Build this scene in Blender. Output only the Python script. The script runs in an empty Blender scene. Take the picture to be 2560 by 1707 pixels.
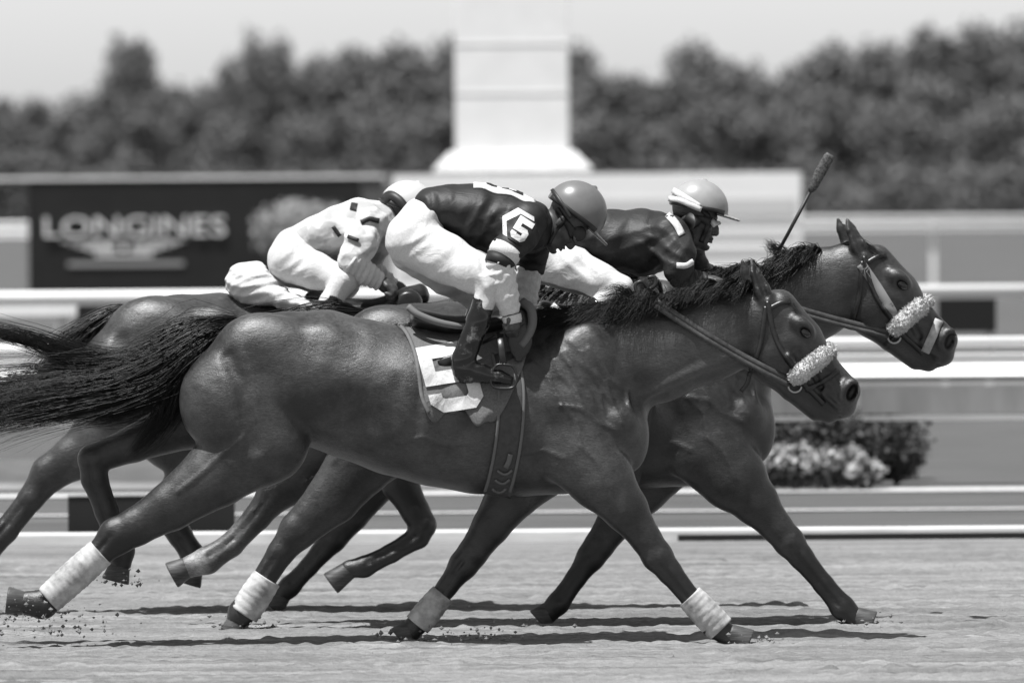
import bpy, math, random
import numpy as np
from mathutils import Matrix, Vector

# ------------------------------------------------------------------ camera, sky, sun, exposure
SC = bpy.context.scene
FPX = 300.0 / 36.0 * 2560.0          # focal length in pixels of the 2560 px wide photograph
DIST = 33.0                          # metres from the camera to the nearest horse
HOR = 450.0                          # horizon row
ROLL = math.radians(0.42)
PITCH = math.atan((853.5 - HOR) / FPX)
HC = DIST * (1610.0 - HOR) / FPX     # camera height: the near hooves stand on z = 0

cam_d = bpy.data.cameras.new("camera")
cam = bpy.data.objects.new("camera", cam_d)
SC.collection.objects.link(cam)
cam_d.sensor_width = 36.0
cam_d.lens = 300.0
cam_d.clip_start = 0.5
cam_d.clip_end = 6000.0
cam_d.dof.use_dof = True
cam_d.dof.focus_distance = DIST + 0.2
cam_d.dof.aperture_fstop = 4.0
cam.matrix_world = (Matrix.Translation((0, -DIST, HC)) @ Matrix.Rotation(math.radians(90) - PITCH, 4, 'X')
                    @ Matrix.Rotation(-ROLL, 4, 'Z'))
SC.camera = cam

SUN_EL, SUN_AZ = 71.0, -128.0         # azimuth measured from +Y (away from the camera) towards +X
world = bpy.data.worlds.new("World")
SC.world = world
world.use_nodes = True
wn = world.node_tree
wn.nodes.clear()
w_out = wn.nodes.new("ShaderNodeOutputWorld")
w_bg = wn.nodes.new("ShaderNodeBackground")
w_sky = wn.nodes.new("ShaderNodeTexSky")
w_bw = wn.nodes.new("ShaderNodeRGBToBW")   # the photograph is black and white, so the sky's light is grey
w_sky.sky_type = 'NISHITA'
w_sky.sun_disc = False
w_sky.sun_elevation = math.radians(SUN_EL)
w_sky.sun_rotation = math.radians(SUN_AZ)
w_sky.air_density = 1.0
w_sky.dust_density = 1.0
wn.links.new(w_sky.outputs[0], w_bw.inputs[0])
# a pale hazy veil low over the horizon, as on a hot bright day
w_tc = wn.nodes.new("ShaderNodeTexCoord")
w_sep = wn.nodes.new("ShaderNodeSeparateXYZ")
w_map = wn.nodes.new("ShaderNodeMapRange")
w_map.interpolation_type = 'SMOOTHSTEP'
w_map.inputs["From Min"].default_value = 0.02
w_map.inputs["From Max"].default_value = 0.38
w_map.inputs["To Min"].default_value = 0.66
w_map.inputs["To Max"].default_value = 0.0
w_add = wn.nodes.new("ShaderNodeMath")
w_add.operation = 'ADD'
wn.links.new(w_tc.outputs["Generated"], w_sep.inputs[0])
wn.links.new(w_sep.outputs[2], w_map.inputs["Value"])
wn.links.new(w_bw.outputs[0], w_add.inputs[0])
wn.links.new(w_map.outputs[0], w_add.inputs[1])
wn.links.new(w_add.outputs[0], w_bg.inputs[0])
w_bg.inputs[1].default_value = 0.11
wn.links.new(w_bg.outputs[0], w_out.inputs[0])

sun_d = bpy.data.lights.new("sun", 'SUN')
sun = bpy.data.objects.new("sun", sun_d)
SC.collection.objects.link(sun)
sun_d.energy = 5.0
sun_d.angle = math.radians(0.5)
sun_d.color = (1, 1, 1)
_e, _a = math.radians(SUN_EL), math.radians(SUN_AZ)
SUNV = Vector((math.cos(_e) * math.sin(_a), math.cos(_e) * math.cos(_a), math.sin(_e)))
sun.rotation_euler = SUNV.to_track_quat('Z', 'Y').to_euler()

SC.view_settings.view_transform = 'Standard'
SC.view_settings.look = 'None'
SC.view_settings.exposure = 0.58
SC.view_settings.gamma = 1.0

# ------------------------------------------------------------------ helpers
def pw(u, v, y):
    """world x, z of the point of the vertical plane y=const seen at photograph pixel u, v"""
    u = np.asarray(u, float); v = np.asarray(v, float)
    du, dv = u - 1280.0, 853.5 - v
    c, s = math.cos(ROLL), math.sin(ROLL)
    p, q = du * c + dv * s, -du * s + dv * c
    ca, sa = math.cos(PITCH), math.sin(PITCH)
    dy = FPX * ca + q * sa
    dz = -FPX * sa + q * ca
    t = (y + DIST) / dy
    return p * t, HC + dz * t

def S(yc):
    return FPX / (DIST + yc)

def to_world(uvy, yc):
    a = np.asarray(uvy, float)
    x, z = pw(a[:, 0], a[:, 1], yc)
    return np.stack([x, yc + a[:, 2] / S(yc), z], 1)

def ground_y(v):
    return (DIST * (1610.0 - HOR)) / (v - HOR) - DIST

MATS = {}
def mat(name, col, rough=0.6, spec=0.3, coat=0.0, sheen=0.0, build=None):
    if name in MATS:
        return MATS[name]
    m = bpy.data.materials.new(name)
    m.use_nodes = True
    b = m.node_tree.nodes["Principled BSDF"]
    b.inputs["Base Color"].default_value = (col, col, col, 1)
    b.inputs["Roughness"].default_value = rough
    b.inputs["Specular IOR Level"].default_value = spec
    b.inputs["Coat Weight"].default_value = coat
    b.inputs["Coat Roughness"].default_value = 0.12
    b.inputs["Sheen Weight"].default_value = sheen
    if build:
        build(m.node_tree, b)
    MATS[name] = m
    return m

def N(nt, kind, **kw):
    n = nt.nodes.new(kind)
    for k, val in kw.items():
        if k.startswith("i_"):
            n.inputs[k[2:].replace("_", " ")].default_value = val
        else:
            setattr(n, k, val)
    return n

def noise_chain(nt, scale=(1, 1, 1), nscale=5.0, detail=5.0, rough=0.6):
    tc = N(nt, "ShaderNodeTexCoord")
    mp = N(nt, "ShaderNodeMapping")
    mp.inputs["Scale"].default_value = scale
    nz = N(nt, "ShaderNodeTexNoise")
    nz.inputs["Scale"].default_value = nscale
    nz.inputs["Detail"].default_value = detail
    nz.inputs["Roughness"].default_value = rough
    nt.links.new(tc.outputs["Object"], mp.inputs[0])
    nt.links.new(mp.outputs[0], nz.inputs["Vector"])
    return nz

def ramp(nt, src, stops):
    r = N(nt, "ShaderNodeValToRGB")
    el = r.color_ramp.elements
    while len(el) < len(stops):
        el.new(0.5)
    for e, (p, c) in zip(el, stops):
        e.position = p
        e.color = (c, c, c, 1)
    nt.links.new(src, r.inputs[0])
    return r

def bump(nt, b, src, strength=0.3, dist=0.01, prev=None):
    bp = N(nt, "ShaderNodeBump")
    bp.inputs["Strength"].default_value = strength
    bp.inputs["Distance"].default_value = dist
    nt.links.new(src, bp.inputs["Height"])
    if prev is not None:
        nt.links.new(prev.outputs[0], bp.inputs["Normal"])
    nt.links.new(bp.outputs[0], b.inputs["Normal"])
    return bp

def speckle(lo, hi, scale=(1, 1, 1), nscale=6.0, detail=6.0, bstr=0.2, bdist=0.01, p0=0.35, p1=0.65):
    def f(nt, b):
        nz = noise_chain(nt, scale, nscale, detail)
        r = ramp(nt, nz.outputs["Fac"], [(p0, lo), (p1, hi)])
        nt.links.new(r.outputs[0], b.inputs["Base Color"])
        if bstr:
            bump(nt, b, nz.outputs["Fac"], bstr, bdist)
    return f

COL = SC.collection

def tag(o, label=None, cat=None, group=None, kind=None):
    if label: o["label"] = label
    if cat: o["category"] = cat
    if group: o["group"] = group
    if kind: o["kind"] = kind
    return o

def empty(name, loc, label=None, cat=None, group=None):
    o = bpy.data.objects.new(name, None)
    o.empty_display_size = 0.1
    COL.objects.link(o)
    o.location = loc
    return tag(o, label, cat, group)

def wloc(o):
    v = Vector((0, 0, 0))
    while o is not None:
        v += o.location
        o = o.parent
    return v

def mesh_obj(name, verts, faces, material, parent=None, smooth=True, solid=0.0, attr=None, label=None, off=0.0):
    """verts in world coordinates"""
    me = bpy.data.meshes.new(name)
    vs = np.asarray(verts, float)
    base = wloc(parent) if parent is not None else Vector((0, 0, 0))
    if parent is None:
        base = Vector((float(vs[:, 0].mean()), float(vs[:, 1].mean()), float(vs[:, 2].min())))
    vs = vs - np.array(base)[None, :]
    me.from_pydata(vs.tolist(), [], faces if isinstance(faces, list) else faces.tolist())
    me.update()
    if smooth:
        me.polygons.foreach_set("use_smooth", np.ones(len(me.polygons), bool))
    me.materials.append(material)
    if attr is not None:
        a = me.attributes.new("tone", 'FLOAT', 'POINT')
        a.data.foreach_set("value", np.asarray(attr, np.float32))
    o = bpy.data.objects.new(name, me)
    COL.objects.link(o)
    if parent is not None:
        o.parent = parent
    else:
        o.location = base
    if solid:
        md = o.modifiers.new("solid", 'SOLIDIFY')
        md.thickness = solid
        md.offset = off
    if label:
        o["label"] = label
    return o

# ------------------------------------------------------------------ implicit bodies: smooth unions of tapered limbs, meshed as one surface
class Vol:
    def __init__(self, lo, hi, h):
        self.lo = np.array(lo, float); self.h = float(h)
        self.n = (np.ceil((np.array(hi) - self.lo) / h)).astype(int) + 1
        self.D = np.full(self.n, 60.0, np.float32)

    def _box(self, lo, hi, pad):
        i0 = np.clip(np.floor((np.array(lo) - pad - self.lo) / self.h).astype(int), 0, self.n - 1)
        i1 = np.clip(np.ceil((np.array(hi) + pad - self.lo) / self.h).astype(int) + 1, 1, self.n)
        if np.any(i1 - i0 < 1):
            return None
        sl = tuple(slice(a, b) for a, b in zip(i0, i1))
        g = [(self.lo[k] + self.h * np.arange(i0[k], i1[k])).astype(np.float32) for k in range(3)]
        return sl, g[0][:, None, None], g[1][None, :, None], g[2][None, None, :]

    def _put(self, sl, d, k, cut):
        A = self.D[sl]
        if cut:
            d = -d
            if k <= 0:
                self.D[sl] = np.maximum(A, d)
            else:
                hh = np.clip(0.5 - 0.5 * (A - d) / k, 0, 1)
                self.D[sl] = A * (1 - hh) + d * hh + k * hh * (1 - hh)
        else:
            if k <= 0:
                self.D[sl] = np.minimum(A, d)
            else:
                hh = np.clip(0.5 + 0.5 * (A - d) / k, 0, 1)
                self.D[sl] = A * (1 - hh) + d * hh - k * hh * (1 - hh)

    def tube(self, pts, k=14.0, cap=1.0, cut=False, kin=6.0):
        pts = [tuple(p) if len(p) == 5 else (p[0], p[1], p[2], p[3], p[3]) for p in pts]
        A = np.array(pts, float)
        r = np.maximum(A[:, 3], A[:, 4])
        lo = (A[:, :3] - r[:, None]).min(0); hi = (A[:, :3] + r[:, None]).max(0)
        bx = self._box(lo, hi, k + 3 * self.h)
        if bx is None:
            return
        sl, U, V, Y = bx
        best = None
        for i in range(len(A) - 1):
            p, q = A[i], A[i + 1]
            dx, dv = q[0] - p[0], q[1] - p[1]
            L2 = dx * dx + dv * dv + 1e-6
            L = math.sqrt(L2)
            tr = ((U - p[0]) * dx + (V - p[1]) * dv) / L2
            t = np.clip(tr, 0, 1)
            lat = ((V - p[1]) * dx - (U - p[0]) * dv) / L
            over = (tr - t) * L
            cf = np.where(tr < 0, cap if i == 0 else 1.0, cap if i == len(A) - 2 else 1.0)
            perp2 = lat * lat + (over / cf) ** 2
            a = p[3] + (q[3] - p[3]) * t
            b = p[4] + (q[4] - p[4]) * t
            y = Y - (p[2] + (q[2] - p[2]) * t)
            k0 = np.sqrt(perp2 / a ** 2 + y * y / b ** 2)
            k1 = np.sqrt(perp2 / a ** 4 + y * y / b ** 4) + 1e-6
            d = k0 * (k0 - 1) / k1
            d = np.where(k0 < 0.05, -np.minimum(a, b), d).astype(np.float32)
            if best is None:
                best = d
            else:
                hh = np.clip(0.5 + 0.5 * (best - d) / kin, 0, 1)
                best = best * (1 - hh) + d * hh - kin * hh * (1 - hh)
        self._put(sl, best, k, cut)

    def ell(self, c, r, rot=0.0, k=14.0, cut=False):
        R = max(r)
        bx = self._box(np.array(c) - R, np.array(c) + R, k + 3 * self.h)
        if bx is None:
            return
        sl, U, V, Y = bx
        cs, sn = math.cos(math.radians(rot)), math.sin(math.radians(rot))
        x, w, y = U - c[0], V - c[1], Y - c[2]
        p, q = x * cs + w * sn, -x * sn + w * cs
        k0 = np.sqrt(p * p / r[0] ** 2 + q * q / r[1] ** 2 + y * y / r[2] ** 2)
        k1 = np.sqrt(p * p / r[0] ** 4 + q * q / r[1] ** 4 + y * y / r[2] ** 4) + 1e-6
        d = np.where(k0 < 0.05, -min(r), k0 * (k0 - 1) / k1).astype(np.float32)
        self._put(sl, d, k, cut)

    def plane_cut(self, p, n, k=2.0):
        """removes everything on the side the 2-D normal n points to"""
        U = (self.lo[0] + self.h * np.arange(self.n[0]))[:, None, None]
        V = (self.lo[1] + self.h * np.arange(self.n[1]))[None, :, None]
        d = ((U - p[0]) * n[0] + (V - p[1]) * n[1]).astype(np.float32)
        d = np.broadcast_to(d, self.D.shape)
        hh = np.clip(0.5 - 0.5 * (self.D - d) / k, 0, 1)
        self.D = (self.D * (1 - hh) + d * hh + k * hh * (1 - hh)).astype(np.float32)

    def wobble(self, comps):
        """adds folds: comps = list of (amp, (fu, fv, fy), phase, centre or None, radius)"""
        U = (self.lo[0] + self.h * np.arange(self.n[0]))[:, None, None]
        V = (self.lo[1] + self.h * np.arange(self.n[1]))[None, :, None]
        Y = (self.lo[2] + self.h * np.arange(self.n[2]))[None, None, :]
        for amp, f, ph, c, r in comps:
            w = np.sin(U * f[0] + V * f[1] + Y * f[2] + ph + 1.4 * np.sin(0.021 * U + 0.027 * V - 0.03 * Y + ph * 2.3))
            w = np.where(w > 0, w, w * 0.45)
            if c is not None:
                w = w * np.exp(-(((U - c[0]) ** 2 + (V - c[1]) ** 2) / r ** 2))
            self.D += (-amp * w).astype(np.float32)

    def surf(self, u, v, default=None, far=False):
        """y of the surface facing the camera at u, v (bilinear over the grid columns)"""
        def col(i, j):
            i = min(max(i, 0), self.n[0] - 1); j = min(max(j, 0), self.n[1] - 1)
            c = self.D[i, j]
            if far:
                c = c[::-1]
            k = np.argmax(c < 0)
            if c[k] >= 0:
                return None
            t = 0 if k == 0 else c[k - 1] / (c[k - 1] - c[k] + 1e-9) - 1
            kk = k + t
            if far:
                kk = self.n[2] - 1 - kk
            return self.lo[2] + self.h * kk
        fu, fv = (u - self.lo[0]) / self.h, (v - self.lo[1]) / self.h
        i, j = int(math.floor(fu)), int(math.floor(fv))
        a, b = fu - i, fv - j
        vals, ws = [], []
        for di, dj, w in ((0, 0, (1 - a) * (1 - b)), (1, 0, a * (1 - b)), (0, 1, (1 - a) * b), (1, 1, a * b)):
            y = col(i + di, j + dj)
            if y is not None:
                vals.append(y); ws.append(w + 1e-6)
        if not vals:
            return default
        return float(np.dot(vals, ws) / sum(ws))

    def mesh(self):
        D = self.D
        D[0] = D[-1] = 50; D[:, 0] = D[:, -1] = 50; D[:, :, 0] = D[:, :, -1] = 50
        s = D < 0
        nx, ny, nz = D.shape
        cnt = np.zeros((nx - 1, ny - 1, nz - 1), np.int8)
        offs = [(i, j, k) for i in (0, 1) for j in (0, 1) for k in (0, 1)]
        for i, j, k in offs:
            cnt += s[i:nx - 1 + i, j:ny - 1 + j, k:nz - 1 + k]
        act = (cnt > 0) & (cnt < 8)
        idx = np.argwhere(act)
        vid = np.full(act.shape, -1, np.int64)
        vid[act] = np.arange(len(idx))
        acc = np.zeros((len(idx), 3)); num = np.zeros(len(idx))
        for a in offs:
            for ax in range(3):
                if a[ax] == 1:
                    continue
                b = list(a); b[ax] = 1
                d0 = D[idx[:, 0] + a[0], idx[:, 1] + a[1], idx[:, 2] + a[2]]
                d1 = D[idx[:, 0] + b[0], idx[:, 1] + b[1], idx[:, 2] + b[2]]
                m = (d0 < 0) != (d1 < 0)
                t = np.where(m, d0 / np.where(m, d0 - d1, 1), 0)
                p = np.array(a, float)[None, :].repeat(len(idx), 0)
                p[:, ax] += t
                acc += p * m[:, None]; num += m
        P = (idx + acc / num[:, None]) * self.h + self.lo
        quads = []
        for ax in range(3):
            sl0 = [slice(1, -1)] * 3; sl1 = [slice(1, -1)] * 3
            sl0[ax] = slice(0, -1); sl1[ax] = slice(1, None)
            e = s[tuple(sl0)] != s[tuple(sl1)]
            ii = np.argwhere(e)
            o = np.ones(3, int); o[ax] = 0
            ii = ii + o
            inside = s[ii[:, 0], ii[:, 1], ii[:, 2]]
            b, c = [(1, 2), (2, 0), (0, 1)][ax]
            q = []
            for db, dc in ((-1, -1), (0, -1), (0, 0), (-1, 0)):
                t = ii.copy(); t[:, b] += db; t[:, c] += dc
                q.append(vid[t[:, 0], t[:, 1], t[:, 2]])
            q = np.stack(q, 1)
            q[~inside] = q[~inside][:, ::-1]
            quads.append(q)
        Q = np.concatenate(quads)
        Q = Q[(Q >= 0).all(1)]
        # light relaxation keeps the grid from showing
        e = np.concatenate([Q[:, [0, 1]], Q[:, [1, 2]], Q[:, [2, 3]], Q[:, [3, 0]]])
        for lam in (0.5, -0.52, 0.5):
            sm = np.zeros_like(P); n = np.zeros(len(P))
            np.add.at(sm, e[:, 0], P[e[:, 1]]); np.add.at(n, e[:, 0], 1)
            np.add.at(sm, e[:, 1], P[e[:, 0]]); np.add.at(n, e[:, 1], 1)
            P = P + lam * (sm / np.maximum(n, 1)[:, None] - P)
        # v runs downwards and the mirrored axis turns the winding round
        return P, Q

def vol_obj(name, V, yc, material, parent, tone=None, label=None):
    P, Q = V.mesh()
    W = to_world(P, yc)
    at = tone(P) if tone else None
    return mesh_obj(name, W, Q[:, ::-1], material, parent, attr=at, label=label)

def loft(pts, n=14, caps=True, ridge=None):
    """rings round a polyline; pts (u, v, y, a, b): a in the picture plane, b across it"""
    A = np.array([p if len(p) == 5 else (p[0], p[1], p[2], p[3], p[3]) for p in pts], float)
    m = len(A)
    T = np.gradient(A[:, :3], axis=0)
    T /= np.linalg.norm(T, axis=1)[:, None] + 1e-9
    vs, fs = [], []
    for i in range(m):
        t = T[i]
        yv = np.array([0, 0, 1.0])
        if abs(t[2]) > 0.95:
            yv = np.array([0.0, 1.0, 0.0])
        s = np.cross(yv, t); s /= np.linalg.norm(s) + 1e-9
        w = np.cross(t, s)
        for j in range(n):
            th = 2 * math.pi * j / n
            k = 1.0 if ridge is None else ridge(i, th)
            vs.append(A[i, :3] + (s * math.cos(th) * A[i, 3] + w * math.sin(th) * A[i, 4]) * k)
    for i in range(m - 1):
        for j in range(n):
            a, b = i * n + j, i * n + (j + 1) % n
            fs.append([a, b, b + n, a + n])
    if caps:
        fs.append(list(range(n))[::-1])
        fs.append([(m - 1) * n + j for j in range(n)])
    return vs, fs

def loft_obj(name, pts, yc, material, parent=None, n=14, ridge=None, smooth=True, label=None):
    vs, fs = loft(pts, n, True, ridge)
    return mesh_obj(name, to_world(vs, yc), fs, material, parent, smooth=smooth, label=label)

def resample(pts, step):
    P = np.array(pts, float)
    d = np.r_[0, np.cumsum(np.linalg.norm(np.diff(P, axis=0), axis=1))]
    n = max(2, int(d[-1] / step) + 1)
    t = np.linspace(0, d[-1], n)
    return np.stack([np.interp(t, d, P[:, k]) for k in range(P.shape[1])], 1)

def spline(pts, step):
    """smooth curve through the points"""
    P = np.array(pts, float)
    Q = [P[0]]
    ext = np.vstack([2 * P[0] - P[1], P, 2 * P[-1] - P[-2]])
    for i in range(1, len(ext) - 2):
        p0, p1, p2, p3 = ext[i - 1:i + 3]
        m = max(2, int(np.linalg.norm(p2[:2] - p1[:2]) / step))
        for t in np.linspace(0, 1, m + 1)[1:]:
            Q.append(0.5 * ((2 * p1) + (-p0 + p2) * t + (2 * p0 - 5 * p1 + 4 * p2 - p3) * t * t + (-p0 + 3 * p1 - 3 * p2 + p3) * t ** 3))
    return np.array(Q)

def ribbon(V, pts, width, lift=3.0, step=6.0, across=2, dflt=0.0, curved=True, far=False):
    """a strap lying on the camera-facing surface of V; pts are (u, v); returns verts, faces in u, v, y"""
    C = spline(pts, step) if curved else resample(pts, step)
    T = np.gradient(C, axis=0); T /= np.linalg.norm(T, axis=1)[:, None] + 1e-9
    Nn = np.stack([-T[:, 1], T[:, 0]], 1)
    vs, fs = [], []
    last = dflt
    na = across + 1
    ws = width if hasattr(width, "__len__") else [width] * len(C)
    ws = np.interp(np.linspace(0, 1, len(C)), np.linspace(0, 1, len(ws)), ws)
    for i in range(len(C)):
        for j in range(na):
            p = C[i] + Nn[i] * ws[i] * (j / across - 0.5)
            y = V.surf(p[0], p[1], None, far) if V is not None else dflt
            if y is None:
                y = last
            last = y
            vs.append((p[0], p[1], y + (lift if far else -lift)))
    for i in range(len(C) - 1):
        for j in range(across):
            a = i * na + j
            fs.append([a, a + 1, a + 1 + na, a + na])
    return vs, fs

def ribbon_obj(name, V, pts, width, yc, material, parent, lift=3.0, thick=0.005, label=None, **kw):
    vs, fs = ribbon(V, pts, width, lift, **kw)
    return mesh_obj(name, to_world(vs, yc), fs, material, parent, solid=thick, label=label)

def strands(guides, seed, n, rad=1.0, wig=3.0, steps=14, fly=0.0):
    """hair: n thin tapering strands spread over weighted guides; a guide is (list of (u, v, y, spread), weight)"""
    rng = np.random.default_rng(seed)
    wsum = sum(g[1] for g in guides)
    vs, fs = [], []
    for g, w in guides:
        C = spline(g, 12.0)
        m = len(C)
        cnt = int(n * w / wsum)
        tt = np.linspace(0, m - 1, steps)
        base = np.stack([np.interp(tt, np.arange(m), C[:, k]) for k in range(4)], 1)
        for _ in range(cnt):
            q = rng.normal(size=3) * 0.55
            q2 = rng.normal(size=3) * 0.45
            if rng.random() < fly:
                q *= 1.9; q2 *= 2.2
            ln = rng.uniform(0.62, 1.0) if rng.random() < 0.6 else rng.uniform(0.9, 1.06)
            ti = np.linspace(0, (steps - 1) * min(ln, 1.0), steps)
            B = np.stack([np.interp(ti, np.arange(steps), base[:, k]) for k in range(4)], 1)
            s = np.linspace(0, 1, steps)
            ph = rng.uniform(0, 6.28, 3); fr = rng.uniform(3, 9)
            off = q[None, :] * B[:, 3:4] + (q2[None, :] * B[:, 3:4]) * s[:, None] ** 1.5
            off += wig * s[:, None] * np.sin(fr * s[:, None] + ph[None, :])
            Pp = B[:, :3] + off
            r0 = rad * rng.uniform(0.7, 1.3)
            T = np.gradient(Pp, axis=0); T /= np.linalg.norm(T, axis=1)[:, None] + 1e-9
            a = np.cross(T, np.array([0.3, 0.2, 0.93])); a /= np.linalg.norm(a, axis=1)[:, None] + 1e-9
            b = np.cross(T, a)
            o = len(vs)
            for i in range(steps):
                r = r0 * (1 - 0.8 * s[i] ** 2)
                for kk in range(3):
                    th = 2.094 * kk
                    vs.append(Pp[i] + (a[i] * math.cos(th) + b[i] * math.sin(th)) * r)
            for i in range(steps - 1):
                for kk in range(3):
                    x, z = o + i * 3 + kk, o + i * 3 + (kk + 1) % 3
                    fs.append([x, z, z + 3, x + 3])
    return vs, fs

def strands_obj(name, guides, yc, material, parent, seed, n, **kw):
    vs, fs = strands(guides, seed, n, **kw)
    return mesh_obj(name, to_world(vs, yc), fs, material, parent)

def boxes(lst):
    """lst of (x0, x1, y0, y1, z0, z1) in metres"""
    vs, fs = [], []
    for x0, x1, y0, y1, z0, z1 in lst:
        o = len(vs)
        vs += [(x0, y0, z0), (x1, y0, z0), (x1, y1, z0), (x0, y1, z0), (x0, y0, z1), (x1, y0, z1), (x1, y1, z1), (x0, y1, z1)]
        fs += [[o + i for i in f] for f in ([0, 3, 2, 1], [4, 5, 6, 7], [0, 1, 5, 4], [1, 2, 6, 5], [2, 3, 7, 6], [3, 0, 4, 7])]
    return vs, fs

def box_obj(name, lst, material, parent=None, bev=0.0, label=None):
    vs, fs = boxes(lst)
    o = mesh_obj(name, vs, fs, material, parent, smooth=False, label=label)
    if bev:
        md = o.modifiers.new("bevel", 'BEVEL')
        md.width = bev
        md.segments = 2
    return o

def pipe_obj(name, x0, x1, y, z, r, material, parent=None, n=14, label=None):
    vs, fs = [], []
    for x in (x0, x1):
        for j in range(n):
            t = 2 * math.pi * j / n
            vs.append((x, y + r * math.cos(t), z + r * math.sin(t)))
    for j in range(n):
        fs.append([j, j + n, (j + 1) % n + n, (j + 1) % n])
    fs.append(list(range(n))); fs.append([n + j for j in range(n)][::-1])
    o = mesh_obj(name, vs, fs, material, parent, smooth=True, label=label)
    return o
# ------------------------------------------------------------------ coats, tack and cloth materials
def coat_build(base, hi):
    def f(nt, b):
        b.inputs["Coat Roughness"].default_value = 0.34
        at = N(nt, "ShaderNodeAttribute"); at.attribute_name = "tone"
        nz = noise_chain(nt, (1, 1, 1), 5.0, 6.0, 0.62)
        r = ramp(nt, nz.outputs["Fac"], [(0.38, base), (0.62, hi)])
        mx = N(nt, "ShaderNodeMix"); mx.data_type = 'RGBA'; mx.blend_type = 'MULTIPLY'
        mx.inputs[0].default_value = 1.0
        nt.links.new(r.outputs[0], mx.inputs[6])
        nt.links.new(at.outputs["Fac"], mx.inputs[7])
        fine = noise_chain(nt, (70, 70, 200), 1.0, 5.0, 0.75)
        fine.inputs["Distortion"].default_value = 0.8
        fr = ramp(nt, fine.outputs["Fac"], [(0.32, 0.45), (0.7, 1.6)])
        m2 = N(nt, "ShaderNodeMix"); m2.data_type = 'RGBA'; m2.blend_type = 'MULTIPLY'; m2.inputs[0].default_value = 1.0
        nt.links.new(mx.outputs[2], m2.inputs[6]); nt.links.new(fr.outputs[0], m2.inputs[7])
        nt.links.new(m2.outputs[2], b.inputs["Base Color"])
        mid = noise_chain(nt, (1.0, 1.0, 1.7), 4.2, 4.0, 0.5)
        b1 = N(nt, "ShaderNodeBump"); b1.inputs["Strength"].default_value = 0.22; b1.inputs["Distance"].default_value = 0.05
        nt.links.new(mid.outputs["Fac"], b1.inputs["Height"])
        bump(nt, b, fine.outputs["Fac"], 0.42, 0.005, b1)
        bc = N(nt, "ShaderNodeBump"); bc.inputs["Strength"].default_value = 0.22; bc.inputs["Distance"].default_value = 0.005
        nt.links.new(fine.outputs["Fac"], bc.inputs["Height"])
        nt.links.new(b1.outputs[0], bc.inputs["Normal"])
        nt.links.new(bc.outputs[0], b.inputs["Coat Normal"])
        rr = ramp(nt, fine.outputs["Fac"], [(0.3, 0.31), (0.7, 0.52)])
        nt.links.new(rr.outputs[0], b.inputs["Roughness"])
    return f

M_COAT_A = mat("coat_bay", 0.07, 0.5, 0.45, coat=0.25, build=coat_build(0.012, 0.052))
M_COAT_B = mat("coat_dark_bay", 0.05, 0.5, 0.45, coat=0.25, build=coat_build(0.008, 0.032))
M_COAT_C = mat("coat_brown", 0.06, 0.5, 0.45, coat=0.25, build=coat_build(0.012, 0.045))
M_HAIR = mat("black_hair", 0.004, 0.45, 0.3)
M_HOOF = mat("hoof_horn", 0.05, 0.5, 0.3, build=speckle(0.03, 0.08, (4, 4, 30), 3.0))
M_EYE = mat("dark_eye", 0.006, 0.08, 0.6)
M_LEATHER = mat("black_leather", 0.012, 0.35, 0.5, build=speckle(0.009, 0.016, (1, 1, 1), 40, 4, 0.25, 0.003))
M_REIN = mat("rein_rubber", 0.05, 0.5, 0.4, build=speckle(0.035, 0.06, (1, 1, 1), 60, 3, 0.3, 0.003))
M_FLEECE = mat("white_fleece", 0.75, 0.95, 0.1, sheen=0.3, build=speckle(0.46, 0.66, (1, 1, 1), 90, 4, 0.7, 0.02))
M_BAND = mat("white_bandage", 0.6, 0.85, 0.15, build=speckle(0.22, 0.5, (1, 1, 1), 14, 6, 0.5, 0.006))
M_METAL = mat("bright_metal", 0.35, 0.3, 0.6)
M_LENSD = mat("dark_lens", 0.01, 0.06, 0.6, coat=0.6)
MATS["bright_metal"].node_tree.nodes["Principled BSDF"].inputs["Metallic"].default_value = 1.0
def cloth(lo, hi, st=0.35, sc=9):
    def f(nt, b):
        big = noise_chain(nt, (1, 1, 1), sc, 4.0, 0.55)
        big.inputs["Distortion"].default_value = 0.9
        weave = noise_chain(nt, (1, 1, 1), 160, 3.0)
        r = ramp(nt, weave.outputs["Fac"], [(0.3, lo), (0.7, hi)])
        nt.links.new(r.outputs[0], b.inputs["Base Color"])
        b1 = N(nt, "ShaderNodeBump"); b1.inputs["Strength"].default_value = st; b1.inputs["Distance"].default_value = 0.03
        nt.links.new(big.outputs["Fac"], b1.inputs["Height"])
        bump(nt, b, weave.outputs["Fac"], 0.12, 0.003, b1)
    return f
M_CLOTH5 = mat("saddle_cloth_grey", 0.2, 0.8, 0.2, build=cloth(0.09, 0.14, 0.4))
M_WHITE = mat("white_cloth", 0.75, 0.75, 0.2, build=cloth(0.46, 0.58, 0.3, 12))
M_BREECH = mat("white_breeches", 0.78, 0.6, 0.25, build=cloth(0.44, 0.54, 0.35, 9))
M_SILK = mat("dark_silk", 0.035, 0.55, 0.3, build=cloth(0.012, 0.018, 0.22, 9))
M_SILKB = mat("dark_grey_silk", 0.05, 0.55, 0.3, build=cloth(0.014, 0.026, 0.3, 10))
M_SILKC = mat("pale_silk", 0.5, 0.55, 0.3, build=speckle(0.34, 0.56, (1, 1, 1), 8, 3, 0.5, 0.03, 0.44, 0.52))
M_GIRTH = mat("girth_web", 0.09, 0.6, 0.3, build=speckle(0.04, 0.055, (1, 1, 1), 50, 4, 0.3, 0.004))
M_EDGE = mat("pale_binding", 0.12, 0.7, 0.2)
M_PATCH = mat("black_patch", 0.015, 0.6, 0.3)
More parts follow.
